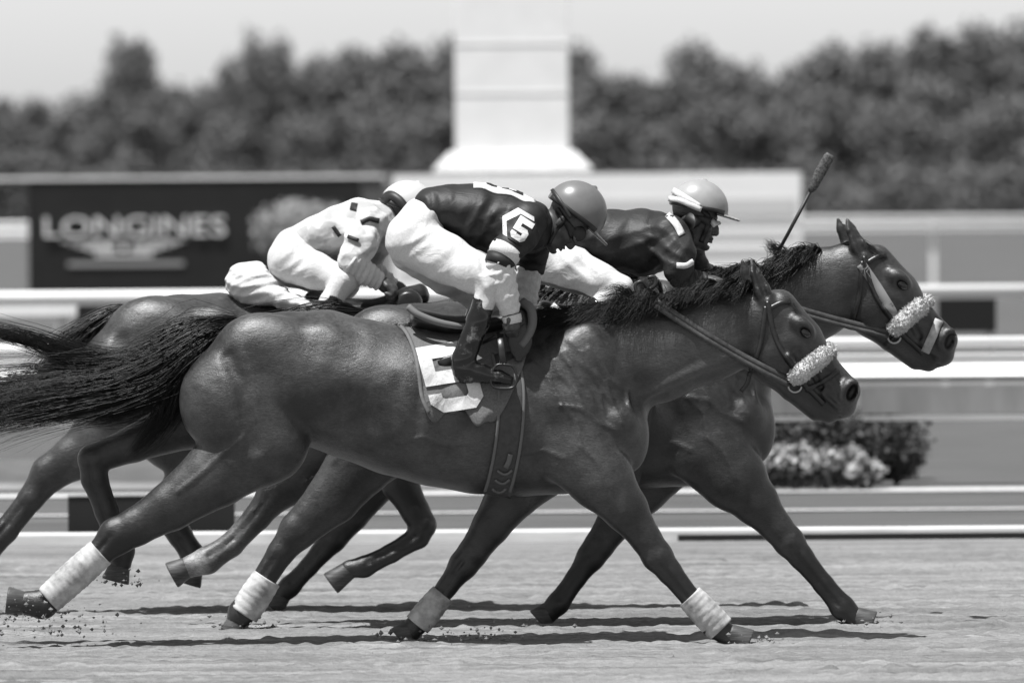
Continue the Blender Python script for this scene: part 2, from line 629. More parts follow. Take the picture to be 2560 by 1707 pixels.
def muddy(nt, b):
    nz = noise_chain(nt, (1, 1, 1), 16, 10.0, 0.75)
    r = ramp(nt, nz.outputs["Fac"], [(0.55, 0.006), (0.66, 0.12)])
    nt.links.new(r.outputs[0], b.inputs["Base Color"])
M_BOOT = mat("patent_boot", 0.008, 0.16, 0.4, coat=0.2, build=muddy)
M_HELM = mat("helmet_grey", 0.33, 0.32, 0.5, build=speckle(0.12, 0.15, (1, 1, 1), 10, 3, 0.05))
M_NUMBER = mat("number_cloth", 0.4, 0.8, 0.2, build=cloth(0.44, 0.54, 0.35, 14))
M_HELMB = mat("helmet_pale_grey", 0.3, 0.4, 0.4, build=speckle(0.24, 0.30, (1, 1, 1), 10, 3, 0.05))
M_HELMC = mat("helmet_white", 0.46, 0.45, 0.4)
M_SKIN = mat("skin", 0.12, 0.5, 0.4, build=speckle(0.04, 0.07, (1, 1, 1), 25, 5, 0.2, 0.004))
M_LENS = mat("goggle_lens", 0.45, 0.08, 0.7, coat=0.6)
M_RUB = mat("black_rubber", 0.015, 0.5, 0.4)

# ------------------------------------------------------------------ horses
class Sim:
    """similarity transform of picture coordinates: the heads of the three horses share one shape"""
    def __init__(self, a=(0, 0), b=(0, 0), s=1.0, rot=0.0):
        self.a, self.b, self.s = a, b, s
        self.c, self.n = math.cos(math.radians(rot)) * s, math.sin(math.radians(rot)) * s
        self.rot = rot
    def __call__(self, u, v):
        x, y = u - self.a[0], v - self.a[1]
        return (self.b[0] + x * self.c - y * self.n, self.b[1] + x * self.n + y * self.c)
    def t(self, p):
        q = self(p[0], p[1])
        return (q[0], q[1]) + tuple(k * self.s for k in p[2:])

def torso(V, T):
    t = lambda pts: [T.t(p) for p in pts]
    V.tube(t([(600, 930, 0, 122, 122), (700, 940, 0, 150, 160), (800, 950, 0, 163, 168), (900, 978, 0, 170, 174),
              (1000, 1006, 0, 179, 182), (1100, 1028, 0, 184, 186), (1200, 1040, 0, 190, 180), (1300, 1036, 0, 200, 165),
              (1400, 1030, 0, 200, 140), (1500, 1012, 0, 176, 112)]), k=10, cap=0.5, kin=20)
    # topline, withers
    V.tube(t([(580, 858, 0, 48, 60), (640, 850, 0, 56, 80), (720, 852, 0, 66, 95), (820, 852, 0, 70, 105), (920, 882, 0, 72, 105), (1050, 905, 0, 72, 100),
              (1200, 895, 0, 66, 75), (1300, 862, 0, 60, 55), (1400, 848, 0, 54, 48), (1500, 850, 0, 54, 50)]), k=26, kin=14)
    V.ell(T.t((1552, 1060, 0)) , [k * T.s for k in (66, 112, 88)], k=26)
    for sgn in (-1, 1):
        V.ell(T.t((1566, 1090, 46 * sgn)), [k * T.s for k in (56, 92, 52)], k=16)
        V.ell(T.t((1425, 935, 88 * sgn)), [k * T.s for k in (140, 86, 50)], rot=-58, k=26)     # shoulder blade
        V.ell(T.t((1415, 1030, 108 * sgn)), [k * T.s for k in (98, 84, 52)], rot=30, k=16)     # triceps
        V.ell(T.t((1535, 1065, 84 * sgn)), [k * T.s for k in (62, 62, 52)], k=18)              # point of shoulder
        V.ell(T.t((690, 880, 92 * sgn)), [k * T.s for k in (140, 92, 70)], rot=18, k=24)       # gluteals
        V.ell(T.t((830, 868, 104 * sgn)), [k * T.s for k in (70, 44, 34)], rot=35, k=34)       # point of hip
        V.ell(T.t((890, 1060, 205 * sgn)), [k * T.s for k in (95, 100, 50)], k=34, cut=True)   # hollow of the flank
        # edge of the shoulder blade and the last ribs
        V.tube(t([(1500, 812, 112 * sgn, 12, 14), (1570, 900, 112 * sgn, 14, 16), (1600, 1010, 102 * sgn, 14, 16)]), k=20, cut=True)
        V.tube(t([(1330, 905, 158 * sgn, 14, 12), (1345, 1000, 172 * sgn, 15, 12), (1390, 1110, 162 * sgn, 13, 12)]), k=18, cut=True)
        for i in range(5):
            u = 985 + 62 * i
            V.tube(t([(u + 12, 930, 190 * sgn, 7, 6), (u, 1040, 196 * sgn, 7, 6), (u - 22, 1140, 180 * sgn, 6, 6)]), k=24, cut=True)

def veins(V, T, sgn=-1):
    t = lambda pts: [T.t(p) for p in pts]
    def line(pts, r, k=7):
        q = []
        for u, v in pts:
            p = T.t((u, v, 0))
            y = V.surf(p[0], p[1], None, sgn > 0)
            if y is not None:
                q.append((p[0], p[1], y - sgn * 0.4 * r, r * T.s, r * T.s))
        if len(q) > 1:
            V.tube(q, k=k, kin=3)
    for i, (u, v) in enumerate(((1352, 868), (1376, 846), (1402, 880), (1424, 850), (1450, 905), (1470, 870))):
        w = 8 * math.sin(i * 2.1)
        line([(u, v), (u + 30 + w, v + 30), (u + 48, v + 66 - w), (u + 88 - w, v + 104), (u + 104, v + 150)], 4.2)
    line([(1330, 905), (1372, 948), (1402, 1010), (1440, 1050), (1452, 1110), (1492, 1150), (1520, 1210)], 5)
    line([(1402, 1010), (1450, 1016), (1490, 1050), (1540, 1072)], 4)
    line([(1000, 1100), (1060, 1086), (1120, 1106), (1200, 1100), (1280, 1130), (1360, 1120), (1410, 1140)], 4.6)
    line([(1610, 985), (1680, 950), (1760, 915), (1840, 890)], 9, 16)
    line([(640, 1040), (612, 1090), (560, 1130), (520, 1170), (450, 1225)], 5, 9)
    for pts in ([(575, 890), (612, 960), (622, 1040), (640, 1110)],):
        q = [T.t((u, v, 0)) for u, v in pts]
        V.tube([(p[0], p[1], (V.surf(p[0], p[1], -100, sgn > 0) or 0) + sgn * 5, 9, 8) for p in q], k=30, cut=True)

def haunch(V, T, sgn, stifle, k=20):
    V.tube([T.t((640, 915, 72 * sgn, 120, 92)), T.t((606, 1000, 82 * sgn, 148, 96)), stifle], k=k, kin=26)

def head_shape(V, T):
    t = lambda pts: [T.t(p) for p in pts]
    R = T.rot
    V.tube(t([(1925, 795, 0, 76, 52), (1980, 868, 0, 80, 62), (2020, 925, 0, 66, 50), (2062, 975, 0, 54, 40), (2094, 1008, 0, 48, 40)]), k=26, cap=0.75, kin=14)
    V.tube(t([(1950, 760, 0, 36, 46), (2012, 838, 0, 34, 56), (2060, 905, 0, 28, 34), (2118, 978, 0, 34, 34)]), k=14, kin=10)   # brow to nose
    V.ell(T.t((1930, 893, 0)), [k * T.s for k in (78, 66, 58)], rot=40 + R, k=16)                                             # round cheek
    V.tube(t([(1925, 935, 0, 26, 40), (1975, 978, 0, 22, 30), (2040, 1030, 0, 22, 28)]), k=14, kin=8)                          # lower jaw
    V.ell(T.t((2062, 1034, 0)), [k * T.s for k in (32, 20, 27)], rot=32 + R, k=8)                                             # chin, lower lip
    V.ell(T.t((2108, 1012, 0)), [k * T.s for k in (34, 30, 40)], rot=50 + R, k=14)                                            # upper lip
    for sg in (-1, 1):
        V.ell(T.t((2120, 975, 34 * sg)), [k * T.s for k in (34, 26, 20)], rot=-60 + R, k=10)
        V.ell(T.t((2130, 980, 50 * sg)), [k * T.s for k in (25, 14, 30)], rot=-62 + R, k=6, cut=True)                          # nostril
        V.tube(t([(1968, 890, 64 * sg, 8, 9), (2020, 936, 50 * sg, 8, 8), (2066, 975, 40 * sg, 7, 7)]), k=9)
        V.tube(t([(2030, 935, 50 * sg, 5, 6), (2062, 990, 44 * sg, 5, 6), (2098, 1022, 42 * sg, 5, 6)]), k=6)
        V.tube(t([(2070, 930, 40 * sg, 5, 5), (2092, 962, 38 * sg, 5, 5), (2104, 1000, 42 * sg, 5, 5)]), k=7)
        V.tube(t([(1960, 960, 44 * sg, 6, 8), (1990, 935, 56 * sg, 6, 8), (1996, 900, 62 * sg, 5, 8)]), k=10, cut=True)                  # cheek bone ridge
        V.ell(T.t((2004, 815, 54 * sg)), [k * T.s for k in (36, 22, 18)], rot=42 + R, k=12)                                   # brow bone
        V.ell(T.t((2012, 831, 74 * sg)), [k * T.s for k in (21, 14, 20)], rot=42 + R, k=8, cut=True)                           # eye socket
        V.tube(t([(2044, 1020, 44 * sg, 4, 12), (2082, 1033, 42 * sg, 4, 12), (2100, 1042, 30 * sg, 4, 16)]), k=4, cut=True)   # mouth line
        V.tube(t([(1990, 880, 66 * sg, 9, 11), (2030, 925, 52 * sg, 9, 10), (2050, 965, 44 * sg, 8, 10)]), k=10, cut=True)     # hollow beside the nose
        # ears
        e = [(1920, 768, 34 * sg, 22, 20), (1904, 725, 40 * sg, 21, 17), (1886, 680, 40 * sg, 14, 11), (1876, 651, 36 * sg, 4, 4)]
        if sg > 0:
            e = [(u - 20, v, y, a, b) for u, v, y, a, b in e]
        V.tube(t(e), k=10, kin=6)
        c = [(1914, 740, 58, 8, 12), (1901, 705, 58, 9, 12), (1887, 670, 48, 4, 8)]
        V.tube(t([(u - (20 if sg > 0 else 0), v, y * sg, a, b) for u, v, y, a, b in c]), k=6, cut=True)

def hoof(name, p, d, yc, parent, r=40, ln=46, y=0.0):
    r *= 0.86
    """p: coronet centre (u, v); d: direction towards the toe's ground edge"""
    d = np.array(d, float); d /= np.linalg.norm(d)
    n = np.array([-d[1], d[0]])
    vs, fs = [], []
    k = 16
    for s, ra, sh in ((-0.05, 0.74, 0), (0.1, 0.82, 0), (0.5, 0.93, 3), (0.92, 1.06, 6), (1.0, 1.04, 6), (1.0, 0.8, 6)):
        for j in range(k):
            th = 2 * math.pi * j / k
            c = np.array(p) + d * ln * s + n * (math.cos(th) * r * ra)
            vs.append((c[0], c[1], y + math.sin(th) * r * ra * 0.9))
    for i in range(5):
        for j in range(k):
            fs.append([i * k + j, i * k + (j + 1) % k, (i + 1) * k + (j + 1) % k, (i + 1) * k + j])
    fs.append(list(range(k))[::-1]); fs.append([5 * k + j for j in range(k)])
    return mesh_obj(name, to_world(vs, yc), fs, M_HOOF, parent)

def eyeball(T, V, yc, parent):
    for sg in (-1, 1):
        p = T.t((2012, 831, 57 * sg))
        vs, fs = loft([(p[0] - 13, p[1] - 9, p[2], 3), (p[0] - 8, p[1] - 6, p[2], 9), (p[0], p[1], p[2], 12), (p[0] + 8, p[1] + 6, p[2], 9), (p[0] + 13, p[1] + 9, p[2], 3)], 12)
        mesh_obj("eye", to_world(vs, yc), fs, M_EYE, parent)

def bridle(V, T, yc, horse, rein_hand, rein_w=15, loop=False):
    t2 = lambda pts: [T(*p) for p in pts]
    br = ribbon_obj("bridle", V, t2([(1917, 752), (1931, 825), (1956, 882), (1994, 934)]), 12 * T.s, yc, M_LEATHER, horse, lift=3)
    ribbon_obj("throat_strap", V, t2([(1912, 765), (1902, 846), (1884, 905), (1873, 940)]), 11 * T.s, yc, M_LEATHER, br, lift=3)
    ribbon_obj("brow_band", V, t2([(1925, 770), (1950, 756), (1975, 752)]), 11 * T.s, yc, M_LEATHER, br, lift=3)
    ribbon_obj("mouth_strap", V, t2([(1994, 934), (2010, 962), (2034, 985), (2058, 1010)]), 12 * T.s, yc, M_LEATHER, br, lift=3)
    ribbon_obj("nose_strap", V, t2([(2012, 975), (2052, 955), (2096, 925)]) if not loop else t2([(1996, 945), (1978, 975), (1962, 985)]), 12 * T.s, yc, M_LEATHER, br, lift=3)
    # fleece roll across the nose: a fat tube wrapped over the bridge from cheek to cheek
    a, b = np.array(T(1992, 938)), np.array(T(2066, 880))
    ys = [V.surf(*(a + (b - a) * f), -40) for f in np.linspace(0.0, 0.8, 6)]
    pts = [tuple(a + (b - a) * f * 1.0) + (y - 8 * T.s, 21 * T.s, 20 * T.s) for f, y in zip(np.linspace(0.0, 0.86, 6), ys)]
    tip = T(2068, 880)
    pts += [tip + (0, 22 * T.s, 26 * T.s)]
    far = [(p[0], p[1], -p[2], p[3], p[4]) for p in pts[:-1]][::-1]
    W = Vol((min(p[0] for p in pts) - 50, min(p[1] for p in pts) - 50, -110), (max(p[0] for p in pts) + 60, max(p[1] for p in pts) + 50, 110), 4.0)
    W.tube(pts + far, k=4, kin=4)
    W.wobble([(2.2, (0.35, -0.42, 0.5), 0.3, None, 1), (1.8, (0.5, 0.33, -0.62), 1.1, None, 1), (1.5, (-0.2, 0.7, 0.8), 2.0, None, 1)])
    Pf, Qf = W.mesh()
    Wf = to_world(Pf, yc)
    rf = np.random.default_rng(int(yc * 100) + 5)
    cen = Wf.mean(0)
    ax_ = Wf - cen
    U_, S_, Vt = np.linalg.svd(ax_[::7], full_matrices=False)
    pick = rf.integers(0, len(Wf), 15000)
    nrm = ax_[pick] - (ax_[pick] @ Vt[0])[:, None] * Vt[0][None, :] * 0.9
    nrm /= np.linalg.norm(nrm, axis=1)[:, None] + 1e-9
    nrm += rf.normal(size=nrm.shape) * 0.5
    side = rf.normal(size=nrm.shape) * 0.0016
    B0 = Wf[pick]
    tri = np.stack([B0 - side, B0 + side, B0 + nrm * rf.uniform(0.002, 0.006, len(pick))[:, None]], 1).reshape(-1, 3)
    nf = len(Wf)
    mesh_obj("fleece_noseband", np.vstack([Wf, tri]), Qf[:, ::-1].tolist() + (np.arange(len(tri)).reshape(-1, 3) + nf).tolist(), M_FLEECE, br)
    # bit ring
    c = T(1986, 962)
    yb = V.surf(c[0], c[1], -45) - 5
    ring = [(c[0] + 17 * T.s * math.cos(th), c[1] + 17 * T.s * math.sin(th), yb, 3.2, 3.2) for th in np.linspace(0, 6.28, 22)]
    loft_obj("bit_ring", ring, yc, M_METAL, br, n=8)
    # reins: the near one hangs free between the hand and the ring
    c0 = T(1975, 950)
    hx, hv, hy = rein_hand
    mid = [(hx, hv, hy)] + [(hx + (c0[0] - hx) * f, hv + (c0[1] - hv) * f + 9 * math.sin(math.pi * f), None) for f in (0.2, 0.4, 0.6, 0.8)] + [(c0[0], c0[1], yb)]
    P = []
    for i, (u, v, y) in enumerate(mid):
        s = V.surf(u, v, None)
        f = i / (len(mid) - 1)
        line = hy + (yb - hy) * f
        P.append((u, v, min(line, s - 6) if s is not None else line))
    for off, nm in ((0.0, "rein"), (11.0, "rein")):
        C = spline([(u - off * 0.3, v + off, y - off * 0.2) for u, v, y in P], 10)
        vs, fs = [], []
        for i, p in enumerate(C):
            q = C[min(i + 1, len(C) - 1)] - C[max(i - 1, 0)]
            nn = np.array([-q[1], q[0]]) / (np.hypot(q[0], q[1]) + 1e-9) * rein_w * (0.5 if off == 0 else 0.38)
            vs += [(p[0] - nn[0], p[1] - nn[1], p[2]), (p[0] + nn[0], p[1] + nn[1], p[2] - 1)]
            if i:
                k = 2 * i
                fs.append([k - 2, k - 1, k + 1, k])
        mesh_obj(nm, to_world(vs, yc), fs, M_REIN, br, solid=0.005)
    return br

def bandage(p0, p1, r0, r1, y, yc, horse, seed=0):
    rng = np.random.default_rng(seed)
    L = math.hypot(p1[0] - p0[0], p1[1] - p0[1])
    n = int(L / 3.5)
    jig = rng.uniform(-0.04, 0.04, n + 1)
    pts = []
    for i in range(n + 1):
        f = i / n
        bulge = 1 + 0.06 * math.sin(math.pi * f)
        r = (r0 + (r1 - r0) * f) * bulge
        pts.append((p0[0] + (p1[0] - p0[0]) * f, p0[1] + (p1[1] - p0[1]) * f, y, r, r * 0.92))
    def ridge(i, th):
        ph = (i * 3.5 / 17.0 + th / 6.2832) % 1.0
        return 1 + 0.045 * (ph - 0.5) + jig[i] * 0.6 * math.sin(th * 2)
    return loft_obj("leg_bandage", pts, yc, M_BAND, horse, n=20, ridge=ridge)

def horse(label, yc, lo, hi, h, Tt, Th, neck, near_hind, far_hind, near_fore, far_fore, coat, hoofs, tone, extra=None):
    root_u = Tt(1050, 1000)[0]
    x, _ = pw(root_u, 1600, yc)
    root = empty("race_horse", (float(x), yc, 0), label, "horse", "horses galloping along the track")
    V = Vol(lo, hi, h)
    torso(V, Tt)
    V.tube(neck, k=34, kin=24)
    head_shape(V, Th)
    for legs, sgn in ((far_hind, 1), (near_hind, -1)):
        haunch(V, Tt, sgn, legs[0])
        V.tube(legs, k=14, kin=10)
    for legs in (far_fore, near_fore):
        V.tube(legs, k=20, kin=10)
    veins(V, Tt)
    # tendons: a groove behind the cannon bone of every leg, and the joints' bony points
    for pts, j in ((near_hind, 4), (far_hind, 3), (near_fore, 4), (far_fore, 3)):
        seg = [np.array(p, float) for p in pts[j:-1]]
        g = []
        for a, b in zip(seg[:-1], seg[1:]):
            d = (b - a)[:2]; d /= np.linalg.norm(d) + 1e-6
            n = np.array([-d[1], d[0]])
            if n[0] > 0: n = -n
            for f in (0.15, 0.5, 0.85):
                c = a + (b - a) * f
                u, v = c[0] + n[0] * c[3] * 0.22, c[1] + n[1] * c[3] * 0.22
                g.append((u, v, c[2] - c[4] * 0.98, 4.2, 5.0))
        if len(g) > 1:
            V.tube(g, k=7, cut=True, kin=3)
        c = seg[0]
        V.ell((c[0] + 6, c[1], c[2] - c[4] * 0.8), (13, 17, 9), rot=30, k=8)
        V.ell((c[0] - 14, c[1] + 6, c[2] - c[4] * 0.6), (9, 15, 9), rot=30, k=7)
        c = seg[-1]
        V.ell((c[0] - 12, c[1] + 4, c[2]), (18, 16, c[4] * 0.9), k=8)
    if extra:
        extra(V)
    V.D = V.D.astype(np.float32)
    D0 = V.D.copy()
    body = vol_obj("body", V, yc, coat, root, tone=tone)
    V.D = D0
    for p, d, r, ln, y in hoofs:
        hoof("hoof", p, d, yc, root, r, ln, y)
    eyeball(Th, V, yc, root)
    return root, V, body

def leg_tone(marks, base=1.0):
    """black points: pigment darkens along the lower legs and muzzle; marks = (u, v, radius, factor)"""
    def f(P):
        t = np.full(len(P), base)
        for u, v, r, k in marks:
            d = np.hypot(P[:, 0] - u, P[:, 1] - v)
            w = np.clip(1.6 - 1.6 * d / r, 0, 1)
            w = w * w * (3 - 2 * w)
            t = t * (1 - w) + t * k * w
        return t
    return f

ID = Sim()
# ---- the near horse, number 5
YA = 0.0
TA = ID
rootA, VA, bodyA = horse(
    "bay horse in front with the 5 saddle cloth and flying black tail", YA, (-30, 630, -240), (2190, 1640, 240), 4.4, TA, ID,
    [(1430, 930, 0, 135, 92), (1520, 905, 0, 138, 84), (1640, 884, 0, 118, 70), (1760, 845, 0, 108, 60), (1870, 815, 0, 96, 54)],
    [(655, 1092, -88, 118, 78), (545, 1180, -88, 84, 58), (430, 1262, -86, 60, 44), (345, 1312, -84, 47, 36), (296, 1336, -84, 46, 32), (250, 1382, -84, 32, 25), (170, 1462, -84, 30, 24), (112, 1506, -84, 35, 29), (74, 1503, -84, 31, 27)],
    [(600, 1010, 88, 110, 75), (470, 1052, 88, 72, 54), (330, 1112, 88, 45, 36), (228, 1150, 88, 37, 30), (232, 1200, 88, 33, 27), (262, 1280, 88, 29, 23), (300, 1380, 88, 32, 27), (298, 1412, 88, 27, 25)],
    [(1440, 1120, -106, 100, 60), (1500, 1190, -104, 82, 56), (1562, 1268, -100, 56, 46), (1612, 1340, -96, 38, 34), (1642, 1386, -94, 38, 33), (1672, 1424, -92, 30, 26), (1730, 1496, -90, 25, 22), (1782, 1556, -88, 31, 27), (1822, 1586, -88, 27, 25)],
    [(1400, 1120, 104, 100, 60), (1290, 1225, 104, 70, 52), (1228, 1318, 102, 47, 40), (1180, 1388, 100, 37, 33), (1158, 1416, 100, 36, 32), (1118, 1470, 98, 25, 22), (1060, 1546, 96, 28, 25), (1024, 1582, 96, 28, 25)],
    M_COAT_A,
    [((72, 1502), (-0.95, -0.12), 38, 50, -84), ((296, 1412), (-0.25, 0.97), 38, 46, 88), ((1818, 1580), (0.93, 0.42), 40, 56, -88), ((1028, 1574), (-0.75, 0.72), 38, 40, 96)],
    leg_tone([(380, 1290, 230, 0.45), (200, 1430, 200, 0.28), (60, 1500, 150, 0.5), (230, 1200, 160, 0.3), (300, 1400, 120, 0.3), (1720, 1480, 190, 0.28), (1600, 1320, 110, 0.5),
              (1120, 1480, 190, 0.3), (1240, 1310, 120, 0.4), (2010, 880, 190, 0.5), (2110, 1000, 95, 0.6), (2130, 980, 34, 0.05), (1895, 690, 60, 0.5)]))
# ---- tail, mane and tack of the near horse
V0 = VA
strands_obj("tail", [
    ([(592, 806, 0, 8), (500, 814, -6, 15), (430, 842, -10, 22), (370, 886, -12, 24), (300, 908, -10, 20), (200, 896, -8, 20), (100, 858, -8, 17), (0, 830, -8, 14), (-70, 815, 0, 16)], 1.0),
    ([(592, 810, 0, 8), (490, 840, -14, 26), (400, 896, -16, 34), (280, 945, -12, 36), (150, 962, 0, 40), (0, 985, 10, 44), (-120, 1010, 10, 48)], 2.3),
    ([(588, 814, 0, 9), (480, 866, -10, 34), (410, 940, -6, 40), (270, 985, 0, 36), (120, 1015, 5, 34), (0, 1036, 10, 36), (-100, 1060, 10, 40)], 1.5),
    ([(586, 816, 0, 10), (492, 890, -4, 30), (436, 965, -8, 28), (415, 1030, -8, 22), (372, 1092, -6, 16), (330, 1130, -4, 10)], 0.6),
    ([(586, 822, 0, 10), (470, 905, 0, 28), (395, 985, 4, 30), (300, 1030, 6, 24), (190, 1040, 6, 20)], 0.6),
    ([(590, 812, 0, 9), (500, 850, -12, 30), (445, 900, -14, 34), (400, 955, -8, 30)], 1.6),
], YA, M_HAIR, rootA, 3, 6500, rad=0.62, wig=7.0, steps=16, fly=0.05)

def mane_guides(crest, back, drop, y0, sp=15, lift=16, seed=1):
    rng = random.Random(seed)
    out = []
    C = resample(crest, 9)
    for u, v in C:
        b = back * rng.uniform(0.6, 1.15)
        l = lift * rng.uniform(-0.4, 1.5)
        d = drop * rng.uniform(0.3, 1.25)
        out.append(([(u + 6, v + 6, y0 * 0.4, 4), (u - b * 0.3, v - l, y0 * 0.8, sp * 0.7), (u - b * 0.65, v - l * 0.3 + d * 0.25, y0 * 1.2, sp), (u - b, v + d * rng.uniform(0.4, 1.0), y0 * 1.5, sp * 1.3)], 1.0))
    return out

mg = mane_guides([(1420, 792), (1500, 786), (1580, 770), (1660, 752)], 130, 34, -45, 16, 12, 2)
mg += mane_guides([(1560, 772), (1660, 750)], 70, 40, -60, 18, 20, 5)
mg += mane_guides([(1670, 748), (1740, 732), (1800, 716), (1880, 716)], 75, 46, -50, 10, 10, 3)
mg += [([(1655, 752, -20, 5), (1652, 722, -25, 8), (1636, 700, -28, 8), (1612, 712, -30, 6)], 0.7),
       ([(1600, 766, -20, 5), (1575, 735, -25, 10), (1545, 722, -28, 12), (1500, 735, -30, 12)], 1.6),
       ([(1660, 752, -20, 5), (1690, 728, -25, 8), (1700, 700, -28, 6)], 0.3),
       ([(1925, 748, -10, 6), (1955, 748, -25, 8), (1985, 772, -40, 6), (2000, 800, -50, 3)], 0.8)]
strands_obj("mane", mg, YA, M_HAIR, rootA, 8, 5500, rad=0.55, wig=6.0, steps=10)

bridle(V0, ID, YA, rootA, (1640, 752, -72), 15)
# loose end of the reins curling above the mane
loft_obj("rein_end", [tuple(p) + (5, 3) for p in spline([(1648, 762, -66), (1600, 738, -50), (1588, 712, -45), (1606, 704, -45), (1622, 722, -42), (1638, 710, -42), (1636, 692, -40), (1618, 694, -40)], 5)], YA, M_LEATHER, rootA, n=8)
ribbon_obj("strap_end", V0, [(1874, 930), (1868, 956), (1852, 978)], 11, YA, M_LEATHER, rootA, lift=3, dflt=-40)

# leg bandages
bandage((256, 1376), (126, 1494), 38, 37, -84, YA, rootA, 1)
bandage((1722, 1486), (1800, 1568), 34, 37, -89, YA, rootA, 2)
bandage((1106, 1488), (1042, 1566), 31, 34, 97, YA, rootA, 3)

# saddle cloth: draped grid between its rear edge and the girth, hem lifting in folds
RE = [(990, 806), (1018, 832), (1040, 884), (1050, 938), (1057, 986), (1074, 1026)]
FE = [(1326, 812), (1322, 850), (1310, 905), (1290, 955), (1268, 1005), (1244, 1046)]
def cloth_grid(ns, nt_, lift):
    R, F = spline(RE, 4), spline(FE, 4)
    R = np.stack([np.interp(np.linspace(0, len(R) - 1, nt_), np.arange(len(R)), R[:, k]) for k in (0, 1)], 1)
    F = np.stack([np.interp(np.linspace(0, len(F) - 1, nt_), np.arange(len(F)), F[:, k]) for k in (0, 1)], 1)
    pts = []
    for j in range(nt_):
        for i in range(ns):
            s, t = i / (ns - 1), j / (nt_ - 1)
            u, v = R[j] + (F[j] - R[j]) * s
            hem = t ** 2.2
            v += hem * (16 * math.sin(s * 9.5 + 0.6) + 7 * math.sin(s * 21))
            y, vv = V0.surf(u, v, None), v
            while y is None:
                vv += 3
                y = V0.surf(u, vv, None)
            y = min(y, -8)
            fold = 5 * math.sin(s * 13 + t * 3) * t + 12 * hem * (0.6 + 0.9 * math.sin(s * 9.5 + 2.2)) + 3 * math.sin(t * 16 + s * 7)
            pts.append((u, v, y - lift - max(fold, -lift * 0.5)))
    fs = [[j * ns + i, j * ns + i + 1, (j + 1) * ns + i + 1, (j + 1) * ns + i] for j in range(nt_ - 1) for i in range(ns - 1)]
    return pts, fs
cp, cf = cloth_grid(46, 44, 7)
clothA = mesh_obj("saddle_cloth", to_world(cp, YA), cf, M_CLOTH5, rootA, solid=0.006)
CG = np.array(cp).reshape(44, 46, 3)
def cloth_y(u, v):
    d = (CG[:, :, 0] - u) ** 2 + (CG[:, :, 1] - v) ** 2
    j, i = np.unravel_index(np.argmin(d), d.shape)
    w = 1 / (d[max(j - 1, 0):j + 2, max(i - 1, 0):i + 2] + 4)
    return float((CG[max(j - 1, 0):j + 2, max(i - 1, 0):i + 2, 2] * w).sum() / w.sum())
class CSurf:
    def __init__(self, f): self.f = f
    def surf(self, u, v, d=None, far=False): return self.f(u, v)
CS = CSurf(cloth_y)
def glyph5(S_, c, sx, sy, w, yc, parent, material, rot=0.0, shear=0.0, lift=4, name="number", step=5, place=None):
    """a block figure 5 built from ribbons; c = centre, sx, sy = half sizes"""
    vs, fs = [], []
    cs, sn = math.cos(math.radians(rot)), math.sin(math.radians(rot))
    def m(x, y):
        X, Y = x * sx + shear * y * sy, y * sy
        return (c[0] + X * cs - Y * sn, c[1] + X * sn + Y * cs)
    hw, hv = w / 2 / sx, w / 2 / sy
    quads = [((-1, -1), (1, -1), (1, -1 + 2 * hv), (-1, -1 + 2 * hv)),
             ((-1, -1 + 2 * hv), (-1 + 2 * hw, -1 + 2 * hv), (-1 + 2 * hw, -0.22 + 2 * hv), (-1, -0.22 + 2 * hv)),
             ((-1 + 2 * hw, -0.22), (0.62, -0.22), (1 - 2 * hw, -0.22 + 2 * hv), (-1 + 2 * hw, -0.22 + 2 * hv)),
             ((0.62, -0.22), (1, 0.06), (1 - 2 * hw, 0.30), (1 - 2 * hw, -0.22 + 2 * hv)),
             ((1 - 2 * hw, 0.30), (1, 0.06), (1, 0.70), (1 - 2 * hw, 0.52)),
             ((1 - 2 * hw, 0.52), (1, 0.70), (0.62, 1), (1 - 2.4 * hw, 1 - 2 * hv)),
             ((-0.62, 1), (-1 + 2.4 * hw, 1 - 2 * hv), (1 - 2.4 * hw, 1 - 2 * hv), (0.62, 1)),
             ((-1, 0.70), (-1 + 2 * hw, 0.56), (-1 + 2.4 * hw, 1 - 2 * hv), (-0.62, 1)),
             ((-1, 0.42), (-1 + 2 * hw, 0.42), (-1 + 2 * hw, 0.56), (-1, 0.70))]
    for q in quads:
        q = [np.array(m(*p)) for p in q]
        n1 = max(1, int(max(np.linalg.norm(q[1] - q[0]), np.linalg.norm(q[2] - q[3])) / step))
        n2 = max(1, int(max(np.linalg.norm(q[3] - q[0]), np.linalg.norm(q[2] - q[1])) / step))
        o = len(vs)
        for j in range(n2 + 1):
            for i in range(n1 + 1):
                a, b = i / n1, j / n2
                p = (q[0] * (1 - a) + q[1] * a) * (1 - b) + (q[3] * (1 - a) + q[2] * a) * b
                vs.append(place(p) if place else (p[0], p[1], S_.surf(p[0], p[1], -150) - lift))
        for j in range(n2):
            for i in range(n1):
                k = o + j * (n1 + 1) + i
                fs.append([k, k + 1, k + n1 + 2, k + n1 + 1])
    return mesh_obj(name, to_world(vs, yc), fs, material, parent)
glyph5(CS, (1128, 938), 66, 84, 33, YA, clothA, M_NUMBER, rot=-9, shear=0.12, lift=8)
vs, fs = ribbon(CS, RE, 9, 5, 4, 2)
mesh_obj("binding", to_world(vs, YA), fs, M_EDGE, clothA, solid=0.005)

